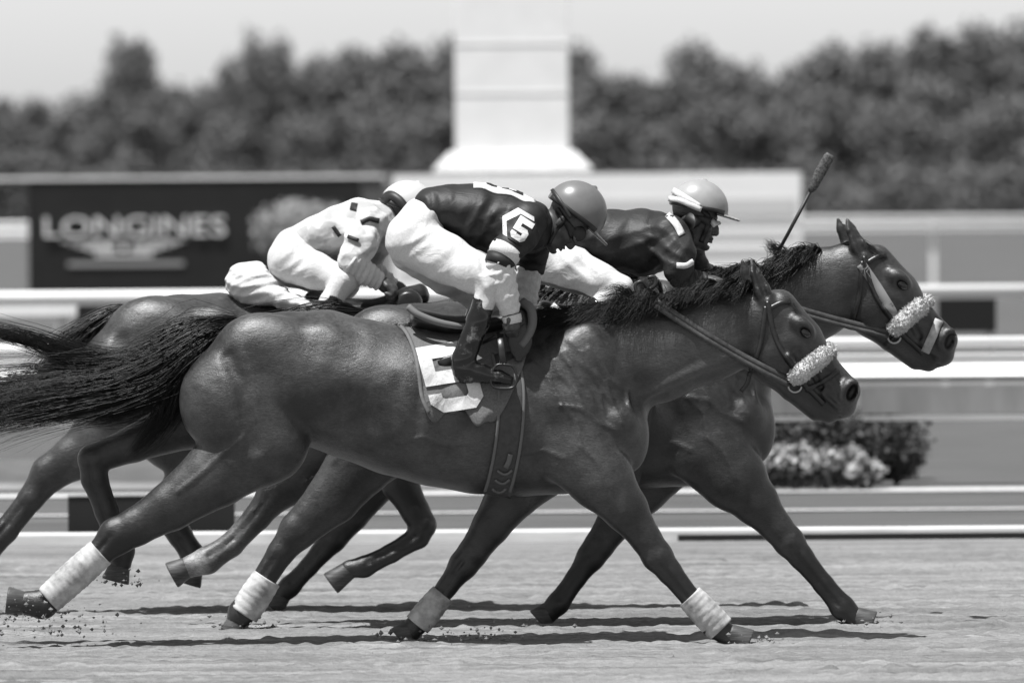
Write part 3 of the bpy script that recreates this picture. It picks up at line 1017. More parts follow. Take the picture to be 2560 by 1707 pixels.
# girth round the belly with its keepers
# (the girth)
def girth(V, T, yc, parent, top, bot, w, material):
    C = spline([T(*p) for p in top], 6)
    ribbon_pts = [tuple(p) for p in C]
    g = ribbon_obj("girth", V, [T(*p) for p in top], w, yc, material, parent, lift=4, thick=0.008, across=6)
    return g
gA = girth(V0, ID, YA, rootA, [(1262, 880), (1277, 960), (1277, 1040), (1268, 1120), (1254, 1190), (1242, 1236)], None, 70, M_GIRTH)
for off in (-31, 31):
    vs, fs = ribbon(V0, [(1262 + off, 880), (1277 + off, 960), (1277 + off, 1040), (1268 + off, 1120), (1254 + off, 1190), (1243 + off, 1228)], 7, 9, 6, 2)
    mesh_obj("girth_edge", to_world(vs, YA), fs, M_EDGE, gA, solid=0.003)
for (u, v, w, r) in ((1272, 1148, 10, 0), (1262, 1176, 36, 1), (1256, 1200, 36, 1), (1248, 1224, 34, 1)):
    if r:
        pts = [(u - w / 2, v - 5), (u - w / 4, v + 2), (u, v + 5), (u + w / 4, v + 2), (u + w / 2, v - 6)]
    else:
        pts = [(u + 4, v - 18), (u, v), (u - 8, v + 16)]
    ribbon_obj("keeper", V0, pts, 5 if r else 12, YA, M_EDGE, gA, lift=11, thick=0.004)
# underside strap so the girth goes right round
ribbon_obj("girth_far", V0, [(1262, 880), (1277, 1040), (1254, 1190), (1242, 1234)], 70, YA, M_GIRTH, gA, lift=4, thick=0.008, across=4, far=True)

# saddle: seat pad lying over the cloth, flap, rolled cantle edge
SV = Vol((1000, 720, -150), (1370, 960, 150), 4.0)
SV.tube([(1040, 796, 0, 26, 92), (1120, 812, 0, 24, 92), (1210, 814, 0, 24, 88), (1290, 790, 0, 30, 66), (1325, 776, 0, 26, 40)], k=6, cap=0.6)
for sg in (-1, 1):
    SV.tube([(1290, 800, 112 * sg, 36, 34), (1300, 850, 140 * sg, 30, 20), (1296, 892, 158 * sg, 22, 14)], k=12)
saddle = vol_obj("saddle", SV, YA, M_LEATHER, rootA)
loft_obj("saddle_roll", [tuple(p) for p in spline([(1022, 766, -92, 9), (1046, 784, -104, 9), (1092, 802, -112, 8.5), (1140, 812, -114, 8), (1178, 814, -112, 7)], 6)], YA, M_EDGE, saddle, n=10)
loft_obj("knee_roll", [tuple(p) for p in spline([(1305, 752, -108, 11), (1326, 772, -126, 12), (1330, 806, -134, 12), (1318, 840, -140, 11), (1302, 862, -146, 9)], 6)], YA, M_EDGE, saddle, n=10)
# stirrup leather and iron round the boot
vs, fs = loft([(1248, 826, -166, 9, 2), (1253, 860, -190, 9, 2), (1258, 905, -205, 9, 2)], 8)
mesh_obj("stirrup_leather", to_world(vs, YA), fs, M_LEATHER, saddle)
loft_obj("stirrup_iron", [tuple(p) for p in spline([(1258, 906, -206, 3.2), (1282, 912, -206, 3.2), (1292, 940, -206, 3.2), (1284, 962, -206, 3.2), (1258, 966, -206, 4), (1232, 960, -206, 3.2), (1228, 935, -206, 3.2), (1240, 910, -206, 3.2), (1258, 906, -206, 3.2)], 3.2)], YA, M_LEATHER, saddle, n=8)

# ---- the middle horse, head out in front
YB = 1.25
TB = Sim((0, 0), (315 + 0, -20), 1.0, 0.0)
ThB = Sim((2148, 971), (2391, 842), 0.97, -2.5)
rootB, VB, bodyB = horse(
    "dark bay horse in the middle stretching its head ahead of the others", YB, (380, 540, -240), (2440, 1600, 240), 5.6, TB, ThB,
    [(1745, 905, 0, 130, 90), (1835, 850, 0, 134, 80), (1940, 785, 0, 122, 70), (2040, 732, 0, 108, 60), (2120, 690, 0, 84, 54)],
    [(955, 1090, -88, 105, 72), (905, 1150, -88, 84, 60), (835, 1240, -88, 66, 46), (748, 1322, -86, 47, 36), (705, 1376, -86, 33, 27), (655, 1455, -86, 30, 25), (606, 1528, -86, 33, 27), (598, 1546, -86, 28, 25)],
    [(915, 1075, 88, 100, 70), (850, 1130, 88, 74, 56), (765, 1195, 88, 55, 42), (684, 1240, 88, 44, 34), (640, 1296, 88, 33, 27), (575, 1365, 88, 30, 25), (515, 1404, 88, 34, 28), (470, 1420, 88, 28, 25)],
    [(1765, 1115, -106, 105, 60), (1830, 1190, -104, 84, 56), (1885, 1250, -100, 58, 46), (1936, 1310, -96, 40, 34), (1970, 1350, -94, 38, 33), (2000, 1388, -92, 30, 26), (2056, 1456, -90, 25, 22), (2104, 1514, -88, 30, 26), (2134, 1542, -88, 26, 24)],
    [(1690, 1110, 104, 100, 60), (1605, 1220, 104, 70, 52), (1545, 1300, 102, 48, 40), (1498, 1368, 100, 37, 33), (1478, 1396, 100, 35, 32), (1440, 1450, 98, 25, 22), (1396, 1512, 96, 28, 25), (1372, 1536, 96, 26, 24)],
    M_COAT_B,
    [((598, 1542), (-0.35, 0.94), 36, 36, -86), ((466, 1420), (-0.88, 0.47), 38, 46, 88), ((2130, 1536), (0.93, 0.40), 38, 50, -88), ((1376, 1528), (-0.75, 0.72), 36, 40, 96)],
    leg_tone([(650, 1450, 150, 0.35), (2080, 1490, 190, 0.35), (1420, 1480, 170, 0.3), (555, 1375, 105, 4.6), (470, 1420, 60, 4.0), (2350, 880, 95, 0.45), (2085, 600, 50, 0.6)]))
bridle(VB, ThB, YB, rootB, (1812, 706, -70), 14, loop=True)
w_ = ThB(2098, 925), ThB(2064, 1010)
ribbon_obj("white_nose_strap", VB, [ThB(2104, 925), ThB(2082, 970), ThB(2064, 1006)], 22, YB, M_BAND, rootB, lift=4)
ribbon_obj("cheek_fleece", VB, [ThB(1908, 772), ThB(1945, 830), ThB(1978, 890), ThB(1998, 932)], 24, YB, mat("grey_fleece", 0.2, 0.9, 0.1), rootB, lift=3)
bandage((670, 1440), (612, 1530), 37, 38, -86, YB, rootB, 4)
mgB = mane_guides([(1760, 700), (1830, 700), (1900, 672)], 80, 36, -40, 14, 16, 12)
mgB += mane_guides([(1940, 668), (1985, 650), (2020, 640), (2050, 628)], 70, 52, -45, 14, 16, 13)
mgB += [([(1985, 655, -20, 5), (1950, 632, -25, 14), (1932, 618, -25, 12), (1918, 606, -25, 6)], 1.8),
        ([(2025, 640, -20, 6), (1975, 660, -50, 22), (1940, 690, -60, 22), (1930, 712, -60, 16)], 3.0),
        ([(2105, 615, -10, 6), (2140, 604, -25, 8), (2180, 622, -40, 6), (2215, 650, -50, 4)], 0.7)]
strands_obj("mane", mgB, YB, M_HAIR, rootB, 21, 2800, rad=0.75, wig=6.0, steps=10)
strands_obj("tail", [([(900, 785, 0, 8), (800, 800, 0, 30), (680, 860, 0, 45), (560, 920, 0, 50)], 1.0)], YB, M_HAIR, rootB, 22, 700, rad=1.3, wig=5, steps=10)
SVB = Vol((1330, 690, -140), (1690, 920, 140), 5.0)
SVB.tube([(1355, 776, 0, 26, 92), (1435, 792, 0, 24, 92), (1525, 794, 0, 24, 88), (1605, 770, 0, 30, 66), (1640, 756, 0, 26, 40)], k=6, cap=0.6)
for sg in (-1, 1):
    SVB.tube([(1605, 780, 112 * sg, 36, 34), (1615, 830, 140 * sg, 30, 20), (1610, 872, 158 * sg, 22, 14)], k=12)
vol_obj("saddle", SVB, YB, M_LEATHER, rootB)
ribbon_obj("saddle_cloth", VB, [(1345, 800), (1450, 880), (1560, 850), (1640, 800)], 120, YB, M_WHITE, rootB, lift=6, across=6)
girth(VB, TB, YB, rootB, [(1262, 880), (1277, 960), (1277, 1040), (1268, 1120), (1254, 1190), (1242, 1236)], None, 70, M_GIRTH)

# ---- the far horse, half a length behind
YC = 2.45
TC = Sim((0, 0), (-268, -43), 1.0, 0.0)
ThC = Sim((2148, 971), (1862, 935), 0.97, -2)
rootC, VC, bodyC = horse(
    "brown horse at the back, its rump showing behind the black tail", YC, (-130, 560, -240), (1910, 1600, 240), 5.8, TC, ThC,
    [(1165, 890, 0, 130, 90), (1255, 865, 0, 134, 80), (1370, 845, 0, 118, 70), (1490, 806, 0, 108, 60), (1592, 780, 0, 94, 54)],
    [(330, 1030, -88, 108, 76), (262, 1090, -88, 80, 58), (190, 1140, -86, 56, 44), (128, 1180, -84, 46, 36), (84, 1240, -84, 32, 26), (20, 1322, -84, 30, 25), (-30, 1376, -84, 32, 27), (-58, 1400, -84, 28, 25)],
    [(440, 1070, 88, 110, 72), (500, 1150, 88, 84, 56), (455, 1226, 88, 56, 44), (412, 1288, 88, 40, 34), (446, 1340, 88, 30, 25), (480, 1392, 88, 30, 25), (482, 1420, 88, 27, 24)],
    [(1120, 1050, -90, 90, 56), (1000, 1140, -95, 66, 48), (1002, 1205, -96, 46, 40), (1040, 1275, -94, 35, 32), (1058, 1308, -92, 33, 31), (1046, 1338, -90, 28, 26), (980, 1378, -90, 23, 21), (912, 1412, -90, 26, 23), (874, 1418, -90, 23, 22)],
    [(1120, 1060, 90, 90, 56), (960, 1180, 95, 60, 46), (880, 1290, 95, 40, 36), (830, 1350, 95, 34, 31), (770, 1420, 95, 23, 21), (722, 1470, 95, 26, 23), (700, 1492, 95, 24, 22)],
    M_COAT_C,
    [((-54, 1396), (-0.7, 0.7), 38, 44, -84), ((482, 1416), (-0.30, 0.95), 36, 50, 88), ((880, 1416), (-0.75, 0.55), 33, 64, -90), ((704, 1488), (-0.6, 0.8), 34, 44, 95)],
    leg_tone([(20, 1310, 170, 0.4), (470, 1390, 120, 0.4), (1000, 1380, 220, 0.25), (1040, 1260, 130, 0.4), (760, 1420, 150, 0.4), (1820, 960, 95, 0.45)]))
strands_obj("tail", [([(325, 775, 0, 8), (280, 792, -6, 18), (225, 830, -8, 26), (165, 885, 0, 34), (110, 960, 6, 40)], 1.0),
                     ([(325, 780, 0, 9), (270, 810, -6, 24), (225, 870, -8, 30), (200, 950, 0, 34), (190, 1030, 6, 30)], 0.7)], YC, M_HAIR, rootC, 33, 1500, rad=0.9, wig=5, steps=12)
strands_obj("mane", mane_guides([(1160, 760), (1300, 740), (1450, 715), (1600, 690)], 90, 40, -45, 14, 14, 31), YC, M_HAIR, rootC, 34, 500, rad=1.4, wig=4, steps=8)
bridle(VC, ThC, YC, rootC, (1290, 740, -70), 14)
# saddle and the white cloth ballooning behind it
SVC = Vol((720, 660, -140), (1120, 900, 140), 5.0)
SVC.tube([(772, 752, 0, 24, 92), (852, 769, 0, 24, 92), (942, 771, 0, 24, 88), (1022, 747, 0, 30, 66), (1057, 733, 0, 26, 40)], k=6, cap=0.6)
for sg in (-1, 1):
    SVC.tube([(1022, 757, 112 * sg, 36, 34), (1032, 807, 140 * sg, 30, 20), (1027, 849, 158 * sg, 22, 14)], k=12)
vol_obj("saddle", SVC, YC, M_LEATHER, rootC)
CVC = Vol((530, 620, -170), (860, 830, 150), 3.6)
CVC.ell((632, 712, -40), (68, 50, 70), rot=12, k=8)
CVC.tube([(606, 682, -40, 26, 34), (640, 672, -40, 20, 30)], k=14)
CVC.tube([(650, 722, -50, 36, 66), (700, 742, -60, 24, 70), (762, 762, -66, 15, 70), (822, 778, -70, 6, 60)], k=16)
CVC.wobble([(2.5, (0.02, 0.24, 0.05), 0.4, None, 1), (1.6, (0.1, 0.3, -0.1), 1.7, None, 1)])
vol_obj("saddle_cloth", CVC, YC, M_WHITE, rootC)
# ------------------------------------------------------------------ riders
def frame(c, ang, s=1.0):
    f = (math.cos(math.radians(ang)) * s, math.sin(math.radians(ang)) * s)
    d = (-f[1], f[0])
    return lambda a, b: (c[0] + f[0] * a + d[0] * b, c[1] + f[1] * a + d[1] * b)

def head(V, c, ang, s=1.0, y=0.0):
    F = frame(c, ang, s)
    def E(a, b, r, yy=0, k=8, rot=0, cut=False):
        p = F(a, b)
        V.ell((p[0], p[1], y + yy * s), [q * s for q in r], rot=ang + rot, k=k, cut=cut)
    E(-6, -4, (60, 55, 48), k=10)
    E(16, 42, (37, 54, 37), k=14)
    E(10, 82, (34, 20, 33), k=14)
    E(38, 93, (13, 11, 16), k=10)
    E(46, 14, (12, 8, 30), k=8)
    p, q, r = F(48, 20), F(57, 40), F(60, 52)
    V.tube([p + (y, 5 * s, 6 * s), q + (y, 8 * s, 8 * s), r + (y, 9 * s, 11 * s)], k=6)
    for sg in (-1, 1):
        E(55, 55, (8, 6, 6), 9 * sg, k=4)
        E(52, 26, (9, 8, 11), 20 * sg, k=6, cut=True)
        E(47, 27, (8, 7, 8), 19 * sg, k=2)
        E(34, 46, (14, 12, 14), 26 * sg, k=10)
        E(-8, 32, (9, 17, 6), 47 * sg, k=4, rot=-8)
    E(50, 69, (8, 5, 15), k=3)
    E(52, 73, (8, 1.8, 18), k=2, cut=True)
    E(48, 78, (8, 5.5, 14), k=3)
    E(46, 84, (6, 4, 14), k=4, cut=True)

def fist(V, p, ang, s=1.0, side=-1, stack=(0.25, 0.55, 0.8)):
    """p: wrist (u, v, y); ang: direction of the forearm in the picture plane; four curled fingers and a thumb"""
    f = np.array([math.cos(math.radians(ang)), math.sin(math.radians(ang)), 0.0])
    st = np.array(stack, float); st /= np.linalg.norm(st)
    dn = np.cross(f, st); dn /= np.linalg.norm(dn)
    if dn[1] < 0: dn = -dn
    w = np.array(p, float)
    pal = w + f * 26 * s
    V.tube([tuple(w) + (17 * s, 14 * s), tuple(w + f * 18 * s) + (20 * s, 18 * s), tuple(w + f * 36 * s) + (17 * s, 17 * s)], k=6)
    lens = (0.92, 1.0, 0.95, 0.78)
    for i in range(4):
        k0 = w + f * 40 * s + st * (i - 1.5) * 11.5 * s
        L = lens[i] * s
        a = k0 + f * 15 * L + dn * 8 * L
        b = a - f * 3 * L + dn * 18 * L
        c = b - f * 16 * L + dn * 3 * L
        V.tube([tuple(k0) + (6.6 * s,) * 2, tuple(a) + (6.2 * s,) * 2, tuple(b) + (5.6 * s,) * 2, tuple(c) + (4.8 * s,) * 2], k=1.5, kin=2)
    t0 = w + f * 14 * s - st * 16 * s
    t1 = t0 + f * 18 * s - st * 8 * s + dn * 8 * s
    t2 = t1 + f * 15 * s + st * 4 * s + dn * 8 * s
    V.tube([tuple(t0) + (8 * s,) * 2, tuple(t1) + (7 * s,) * 2, tuple(t2) + (5.6 * s,) * 2], k=3, kin=2)
    return w + f * 44 * s + dn * 12 * s

def sc(pts, k):
    return [tuple(p[:3]) + tuple(q * k for q in p[3:]) for p in pts]

def helmet(yc, root, c, ang, s, material, band=True, y=0.0, cutd=14):
    F = frame(c, ang, s)
    H = Vol((c[0] - 135 * s, c[1] - 135 * s, y - 100 * s), (c[0] + 150 * s, c[1] + 150 * s, y + 100 * s), 3.0)
    H.ell((c[0], c[1], y), [q * s for q in (79, 76, 64)], rot=ang, k=1)
    p = F(0, cutd); n = F(0, 1)
    H.plane_cut(p, ((n[0] - c[0]) / s, (n[1] - c[1]) / s), k=4)
    # hollow underneath
    q = F(0, cutd + 22)
    H.ell((q[0], q[1], y), [k * s for k in (66, 56, 52)], rot=ang, k=3, cut=True)
    v0, v1 = F(52, cutd + 1), F(112, cutd + 9)
    H.tube([v0 + (y, 5 * s, 54 * s), v1 + (y, 3.5 * s, 30 * s)], k=4, cap=0.5)
    H.ell(F(4, -76) + (y,), (7 * s, 5 * s, 7 * s), rot=ang, k=2)
    D0 = H.D.copy()
    o = vol_obj("helmet", H, yc, material, root)
    H.D = D0
    if band:
        ribbon_obj("helmet_band", H, [F(-72, cutd - 8), F(-40, cutd - 7), F(0, cutd - 6), F(40, cutd - 6), F(68, cutd - 4)], 12 * s, yc, M_RUB, o, lift=2, thick=0.004)
    return o, H, F

def mk_vol(parts, pad, h):
    A = np.array([p for pts in parts for p in pts], float)
    r = A[:, 3:].max(1)[:, None]
    return Vol((A[:, :3] - r).min(0) - pad, (A[:, :3] + r).max(0) + pad, h)

def jockey(label, yc, torso_p, pelvis_p, arms, fore, legs, shins, feet, headc, hang, silk, breech, h=3.6, hs=1.0, folds=(), bfolds=(), neck_from=None, cuffs=True, fist_ang=(60, 60), stack=((0.25, 0.55, 0.8), (0.25, 0.55, -0.8)), foreM=None):
    rx, rz = pw(pelvis_p[0][0], pelvis_p[0][1] + 60, yc)
    root = empty("person", (float(rx), yc, float(rz)), label, "jockey", "jockeys crouching on the horses")
    # the body: one continuous skin from head to feet
    parts = [torso_p, pelvis_p] + arms + fore + legs + shins + feet
    V = mk_vol(parts + [[(headc[0], headc[1], 0, 130, 80)]], 20, 3.0)
    V.tube(sc(torso_p, 0.86), k=10, kin=14)
    V.tube(sc(pelvis_p, 0.86), k=20, kin=14)
    for pts in arms + legs + shins:
        V.tube(sc(pts, 0.8), k=8, kin=6)
    for pts in fore:
        V.tube(sc(pts, 0.76), k=6, kin=6)
    for pts in feet:
        V.tube(sc(pts, 0.7), k=6, kin=4)
    F = frame(headc, hang, hs)
    nk = torso_p[-1]
    V.tube([(nk[0], nk[1], 0, 40, 46), F(-14, 52) + (0, 36 * hs, 36 * hs)], k=12)
    head(V, headc, hang, hs)
    grips = []
    for pts, a, st in zip(fore, fist_ang, stack):
        grips.append(fist(V, pts[-1][:3], a, 0.92, stack=st))
    D0 = V.D.copy()
    body = vol_obj("body", V, yc, M_SKIN, root)
    V.D = D0
    # jersey
    J = mk_vol([torso_p] + arms, 16, h)
    J.tube(torso_p, k=10, kin=18)
    for pts in arms:
        J.tube(pts, k=16, kin=8)
    J.wobble(folds)
    DJ = J.D.copy()
    jersey = vol_obj("jersey", J, yc, silk, root)
    J.D = DJ
    # sleeves of the undershirt
    for pts in fore:
        W = mk_vol([pts], 14, 3.0)
        W.tube(pts, k=4, kin=6, cap=0.4)
        cx, cv = np.mean([p[0] for p in pts]), np.mean([p[1] for p in pts])
        dx, dv = pts[-1][0] - pts[0][0], pts[-1][1] - pts[0][1]
        L = math.hypot(dx, dv) + 1e-6
        fr = 0.30
        W.wobble([(1.7, (fr * dx / L + 0.09, fr * dv / L - 0.04, 0.13), 0.7, None, 1), (1.4, (0.19 * dx / L - 0.07, 0.19 * dv / L + 0.05, -0.14), 2.0, None, 1), (1.0, (0.31, 0.12, 0.2), 0.3, None, 1)])
        vol_obj("sleeve", W, yc, foreM or M_WHITE, root)
    # breeches
    B = mk_vol([pelvis_p] + legs + shins, 16, h)
    B.tube(pelvis_p, k=10, kin=16)
    for pts in legs:
        B.tube(pts, k=18, kin=14)
    for pts in shins:
        B.tube(pts, k=10, kin=8)
    B.wobble(bfolds)
    vol_obj("breeches", B, yc, breech, root)
    return root, V, J, jersey, F, grips

def boot(yc, root, shaft, foot, y):
    W = mk_vol([shaft, foot], 14, 2.6)
    W.tube(shaft, k=4, kin=6, cap=0.35)
    W.tube(foot, k=10, kin=6)
    a, b = foot[0], foot[-1]
    W.tube([(a[0] - 4, a[1] + a[3] * 0.62, a[2], 6, 20), ((a[0] + b[0]) / 2, (a[1] + b[1]) / 2 + (a[3] + b[3]) * 0.36, a[2], 5, 20), (b[0] + 6, b[1] + b[3] * 0.75, b[2], 4, 17)], k=1.5)
    W.tube([(a[0] - 4, a[1] + a[3] * 0.8, a[2], 9, 18), (a[0] + 18, a[1] + a[3] * 0.85, a[2], 8, 18)], k=1)
    t = shaft[0]
    W.ell((t[0] + 2, t[1] - 6, t[2]), (t[3] * 0.8, 20, t[4] * 0.8), k=3, cut=True)
    W.wobble([(0.7, (0.05, 0.16, 0.05), 0.5, None, 1)])
    return vol_obj("boot", W, yc, M_BOOT, root)

# ---- rider of the number 5 horse
shaft_n = [(1210, 748, -170, 27, 28), (1196, 800, -176, 29, 29), (1176, 850, -182, 28, 27), (1160, 895, -186, 30, 26), (1158, 918, -186, 28, 25)]
foot_n = [(1160, 922, -186, 28, 24), (1200, 928, -188, 24, 23), (1245, 938, -190, 18, 22), (1272, 944, -190, 13, 18)]
shaft_f = [(1205, 755, 170, 27, 28), (1180, 820, 176, 29, 29), (1166, 870, 182, 28, 27), (1150, 905, 186, 29, 26)]
foot_f = [(1150, 920, 186, 27, 24), (1200, 928, 188, 24, 23), (1262, 942, 190, 14, 18)]
arm_n = [(1318, 552, -92, 50, 48), (1298, 590, -138, 46, 43), (1262, 632, -172, 38, 37)]
arm_f = [(1330, 556, 92, 50, 48), (1335, 610, 135, 44, 42), (1328, 662, 165, 36, 36)]
fore_n = [(1250, 652, -178, 35, 34), (1252, 690, -176, 36, 33), (1264, 736, -172, 32, 29), (1276, 778, -168, 24, 22)]
fore_f = [(1326, 668, 168, 34, 33), (1316, 720, 150, 31, 28), (1318, 770, 125, 23, 21)]
folds = [(4.2, (0.13, 0.06, 0.03), 0.4, (1200, 570), 70), (3.0, (-0.09, 0.16, 0.05), 1.2, (1255, 590), 60), (2.0, (0.20, -0.05, 0.08), 2.0, (1090, 520), 45), (1.6, (0.06, 0.14, 0.08), 0.1, None, 1)]
bfolds = [(4.0, (0.12, 0.19, 0.03), 0.2, (1040, 590), 40), (3.6, (0.22, -0.06, 0.05), 1.0, (1200, 690), 45), (1.2, (0.07, 0.10, 0.06), 2.1, None, 1)]
jA, BVA, JA, jerseyA, FA, gripA = jockey(
    "jockey in dark silks with a 5 on the sleeve, riding the nearest horse", YA,
    [(1082, 520, 0, 52, 80), (1128, 520, 0, 56, 92), (1190, 538, 0, 76, 106), (1262, 560, 0, 80, 112), (1318, 566, 0, 68, 92)],
    [(1030, 592, 0, 64, 92), (1062, 548, 0, 56, 86), (1088, 524, 0, 44, 78)],
    [arm_n, arm_f], [fore_n, fore_f],
    [[(1030, 602, -52, 66, 62), (1120, 648, -95, 60, 52), (1185, 680, -140, 50, 46), (1226, 700, -165, 42, 40)],
     [(1036, 622, 52, 64, 60), (1120, 680, 95, 58, 52), (1195, 730, 140, 48, 44), (1226, 748, 165, 40, 38)]],
    [[(1228, 704, -166, 38, 37), (1212, 752, -172, 26, 26), (1180, 845, -180, 22, 22)], [(1226, 750, 166, 36, 36), (1190, 800, 172, 26, 26), (1168, 870, 180, 22, 22)]],
    [foot_n, foot_f], (1430, 540), 52, M_SILK, M_BREECH, folds=folds, bfolds=bfolds, hs=0.96, fist_ang=(72, 70))
boot(YA, jA, shaft_n, foot_n, -180)
boot(YA, jA, shaft_f, foot_f, 180)
hA, HA, HF = helmet(YA, jA, (1440, 528), 36, 1.0, M_HELM)
ribbon_obj("helmet_strap", HA, [(1380, 474), (1402, 506), (1427, 545)], 9, YA, M_RUB, hA, lift=3)
# goggles worn over the face, strap and cheek disc
GP = frame((1430, 540), 52, 0.96)
def goggles(V, G, yc, root, s, lensM):
    ribbon_pts = [G(-40, 20), G(-5, 22), G(25, 24), G(44, 26)]
    st = ribbon_obj("goggles", V, ribbon_pts, [12 * s, 12 * s, 18 * s, 26 * s], yc, M_RUB, root, lift=3, thick=0.006, dflt=-45)
    for sg in (-1, 1):
        c = G(52, 27)
        vs, fs = loft([(c[0], c[1], sg * 6 * s, 6 * s, 4 * s), (c[0] + 2, c[1], sg * 14 * s, 15 * s, 6 * s), (c[0] + 1, c[1], sg * 24 * s, 17 * s, 7 * s), (c[0] - 4, c[1], sg * 34 * s, 12 * s, 7 * s), (c[0] - 8, c[1], sg * 39 * s, 4 * s, 4 * s)], 16)
        mesh_obj("lens", to_world(vs, yc), fs, lensM, st)
    return st
goggles(BVA, GP, YA, jA, 0.96, M_LENSD)
cx, cv = 1447, 584
yd = (BVA.surf(cx, cv, -40) or -40)
loft_obj("chin_strap_disc", [(cx, cv, yd - 9, 17, 17), (cx, cv, yd - 7, 19, 19), (cx, cv, yd + 8, 19, 19)], YA, M_RUB, jA, n=20)
ribbon_obj("chin_strap", BVA, [GP(-4, 18), GP(4, 55), GP(22, 95)], 9, YA, M_RUB, jA, lift=3, dflt=-40)
# sleeve patch with the figure 5
C0 = (1303, 577)
vs, fs = ribbon(JA, [(1290, 522), (1303, 577), (1312, 622)], 78, 3, 6, 8, curved=False)
def hexpatch(Vs, c, r, ang, lift, yc, material, parent, name):
    ps = [(c[0], c[1], Vs.surf(c[0], c[1], -130) - lift)]
    fs = []
    n, m = 36, 6
    for k in range(1, m + 1):
        for j in range(n):
            th = 2 * math.pi * j / n
            w = (th * 3 / math.pi) % 1.0 - 0.5
            rr = 0.866 / math.cos(w * math.pi / 3) * k / m
            x, y = r[0] * rr * math.cos(th), r[1] * rr * math.sin(th)
            a = math.radians(ang)
            u, v = c[0] + x * math.cos(a) - y * math.sin(a), c[1] + x * math.sin(a) + y * math.cos(a)
            ps.append((u, v, Vs.surf(u, v, ps[0][2] + 30) - lift))
    for j in range(n):
        fs.append([0, 1 + j, 1 + (j + 1) % n])
        for k in range(m - 1):
            a, b = 1 + k * n + j, 1 + k * n + (j + 1) % n
            fs.append([a, a + n, b + n, b])
    return mesh_obj(name, to_world(ps, yc), fs, material, parent)
hexpatch(JA, (1296, 563), (46, 44), 30, 2.5, YA, M_WHITE, jerseyA, "sleeve_patch")
hexpatch(JA, (1304, 574), (44, 39), 30, 4.5, YA, M_PATCH, jerseyA, "number_patch")
loft_obj("wrist_band", [(1278, 786, -168, 25, 23), (1281, 797, -168, 24, 22), (1283, 806, -168, 23, 21)], YA, M_WHITE, jerseyA, n=16)
glyph5(JA, (1304, 573), 21, 29, 14.5, YA, jerseyA, M_WHITE, rot=32, shear=0.0, lift=7, step=4)
# white and dark bands at the hem of the sleeve
loft_obj("sleeve_band", [(1268, 621, -166, 41, 39), (1261, 632, -171, 41, 39), (1254, 645, -176, 39, 38)], YA, M_WHITE, jerseyA, n=22)
loft_obj("sleeve_hem", [(1255, 643, -176, 38, 36), (1251, 652, -179, 38, 36), (1247, 662, -180, 37, 35)], YA, M_PATCH, jerseyA, n=22)
loft_obj("sleeve_hem", [(1330, 648, 158, 39, 38), (1327, 664, 167, 38, 37), (1324, 680, 170, 37, 36)], YA, M_PATCH, jerseyA, n=22)
# number cloth on the back
def top_v(V, u, y):
    i = int(round((u - V.lo[0]) / V.h)); k = int(round((y - V.lo[2]) / V.h))
    c = V.D[min(max(i, 0), V.n[0] - 1), :, min(max(k, 0), V.n[2] - 1)]
    j = int(np.argmax(c < 0))
    if c[j] >= 0: return None
    t = c[j - 1] / (c[j - 1] - c[j] + 1e-9) - 1 if j else 0
    return V.lo[1] + V.h * (j + t)
us, ysn = np.linspace(1184, 1338, 22), np.linspace(-64, 64, 17)
G = []
for y in ysn:
    for u in us:
        v = top_v(JA, u, y)
        G.append((u, (v if v is not None else 520) - 2.5, y))
fsb = [[j * 22 + i, j * 22 + i + 1, (j + 1) * 22 + i + 1, (j + 1) * 22 + i] for j in range(16) for i in range(21)]
mesh_obj("back_panel", to_world(G, YA), fsb, M_WHITE, jerseyA, solid=0.004)
def on_back(p):
    u, y = 1262 - (p[1]) , p[0]
    v = top_v(JA, u, y)
    return (u, (v if v is not None else 520) - 5, y)
glyph5(None, (0, 0), 34, 46, 17, YA, jerseyA, M_PATCH, lift=0, step=5, place=on_back)
# whip in the near hand
wt = empty("riding_whip", tuple(to_world([(1285, 815, -176)], YA)[0]), "black riding whip pointing back from the hand of the 5 rider", "whip")
g0 = gripA[0]
loft_obj("handle", [(g0[0] + 34, g0[1] - 20, g0[2] - 4, 5), (g0[0] + 28, g0[1] - 16, g0[2] - 4, 6.5), (g0[0] - 20, g0[1] + 8, g0[2], 6), (g0[0] - 70, g0[1] + 34, g0[2] + 6, 4)], YA, M_RUB, wt, n=10)
loft_obj("shaft", [(g0[0] - 66, g0[1] + 32, g0[2] + 6, 4), (g0[0] - 110, g0[1] + 55, g0[2] + 10, 3.6), (1150, 888, -150, 3.4)], YA, M_RUB, wt, n=8)
loft_obj("flap", [(1152, 887, -150, 4, 3), (1140, 892, -152, 11, 4), (1112, 902, -154, 12, 4), (1098, 908, -154, 9, 3)], YA, M_LEATHER, wt, n=10)

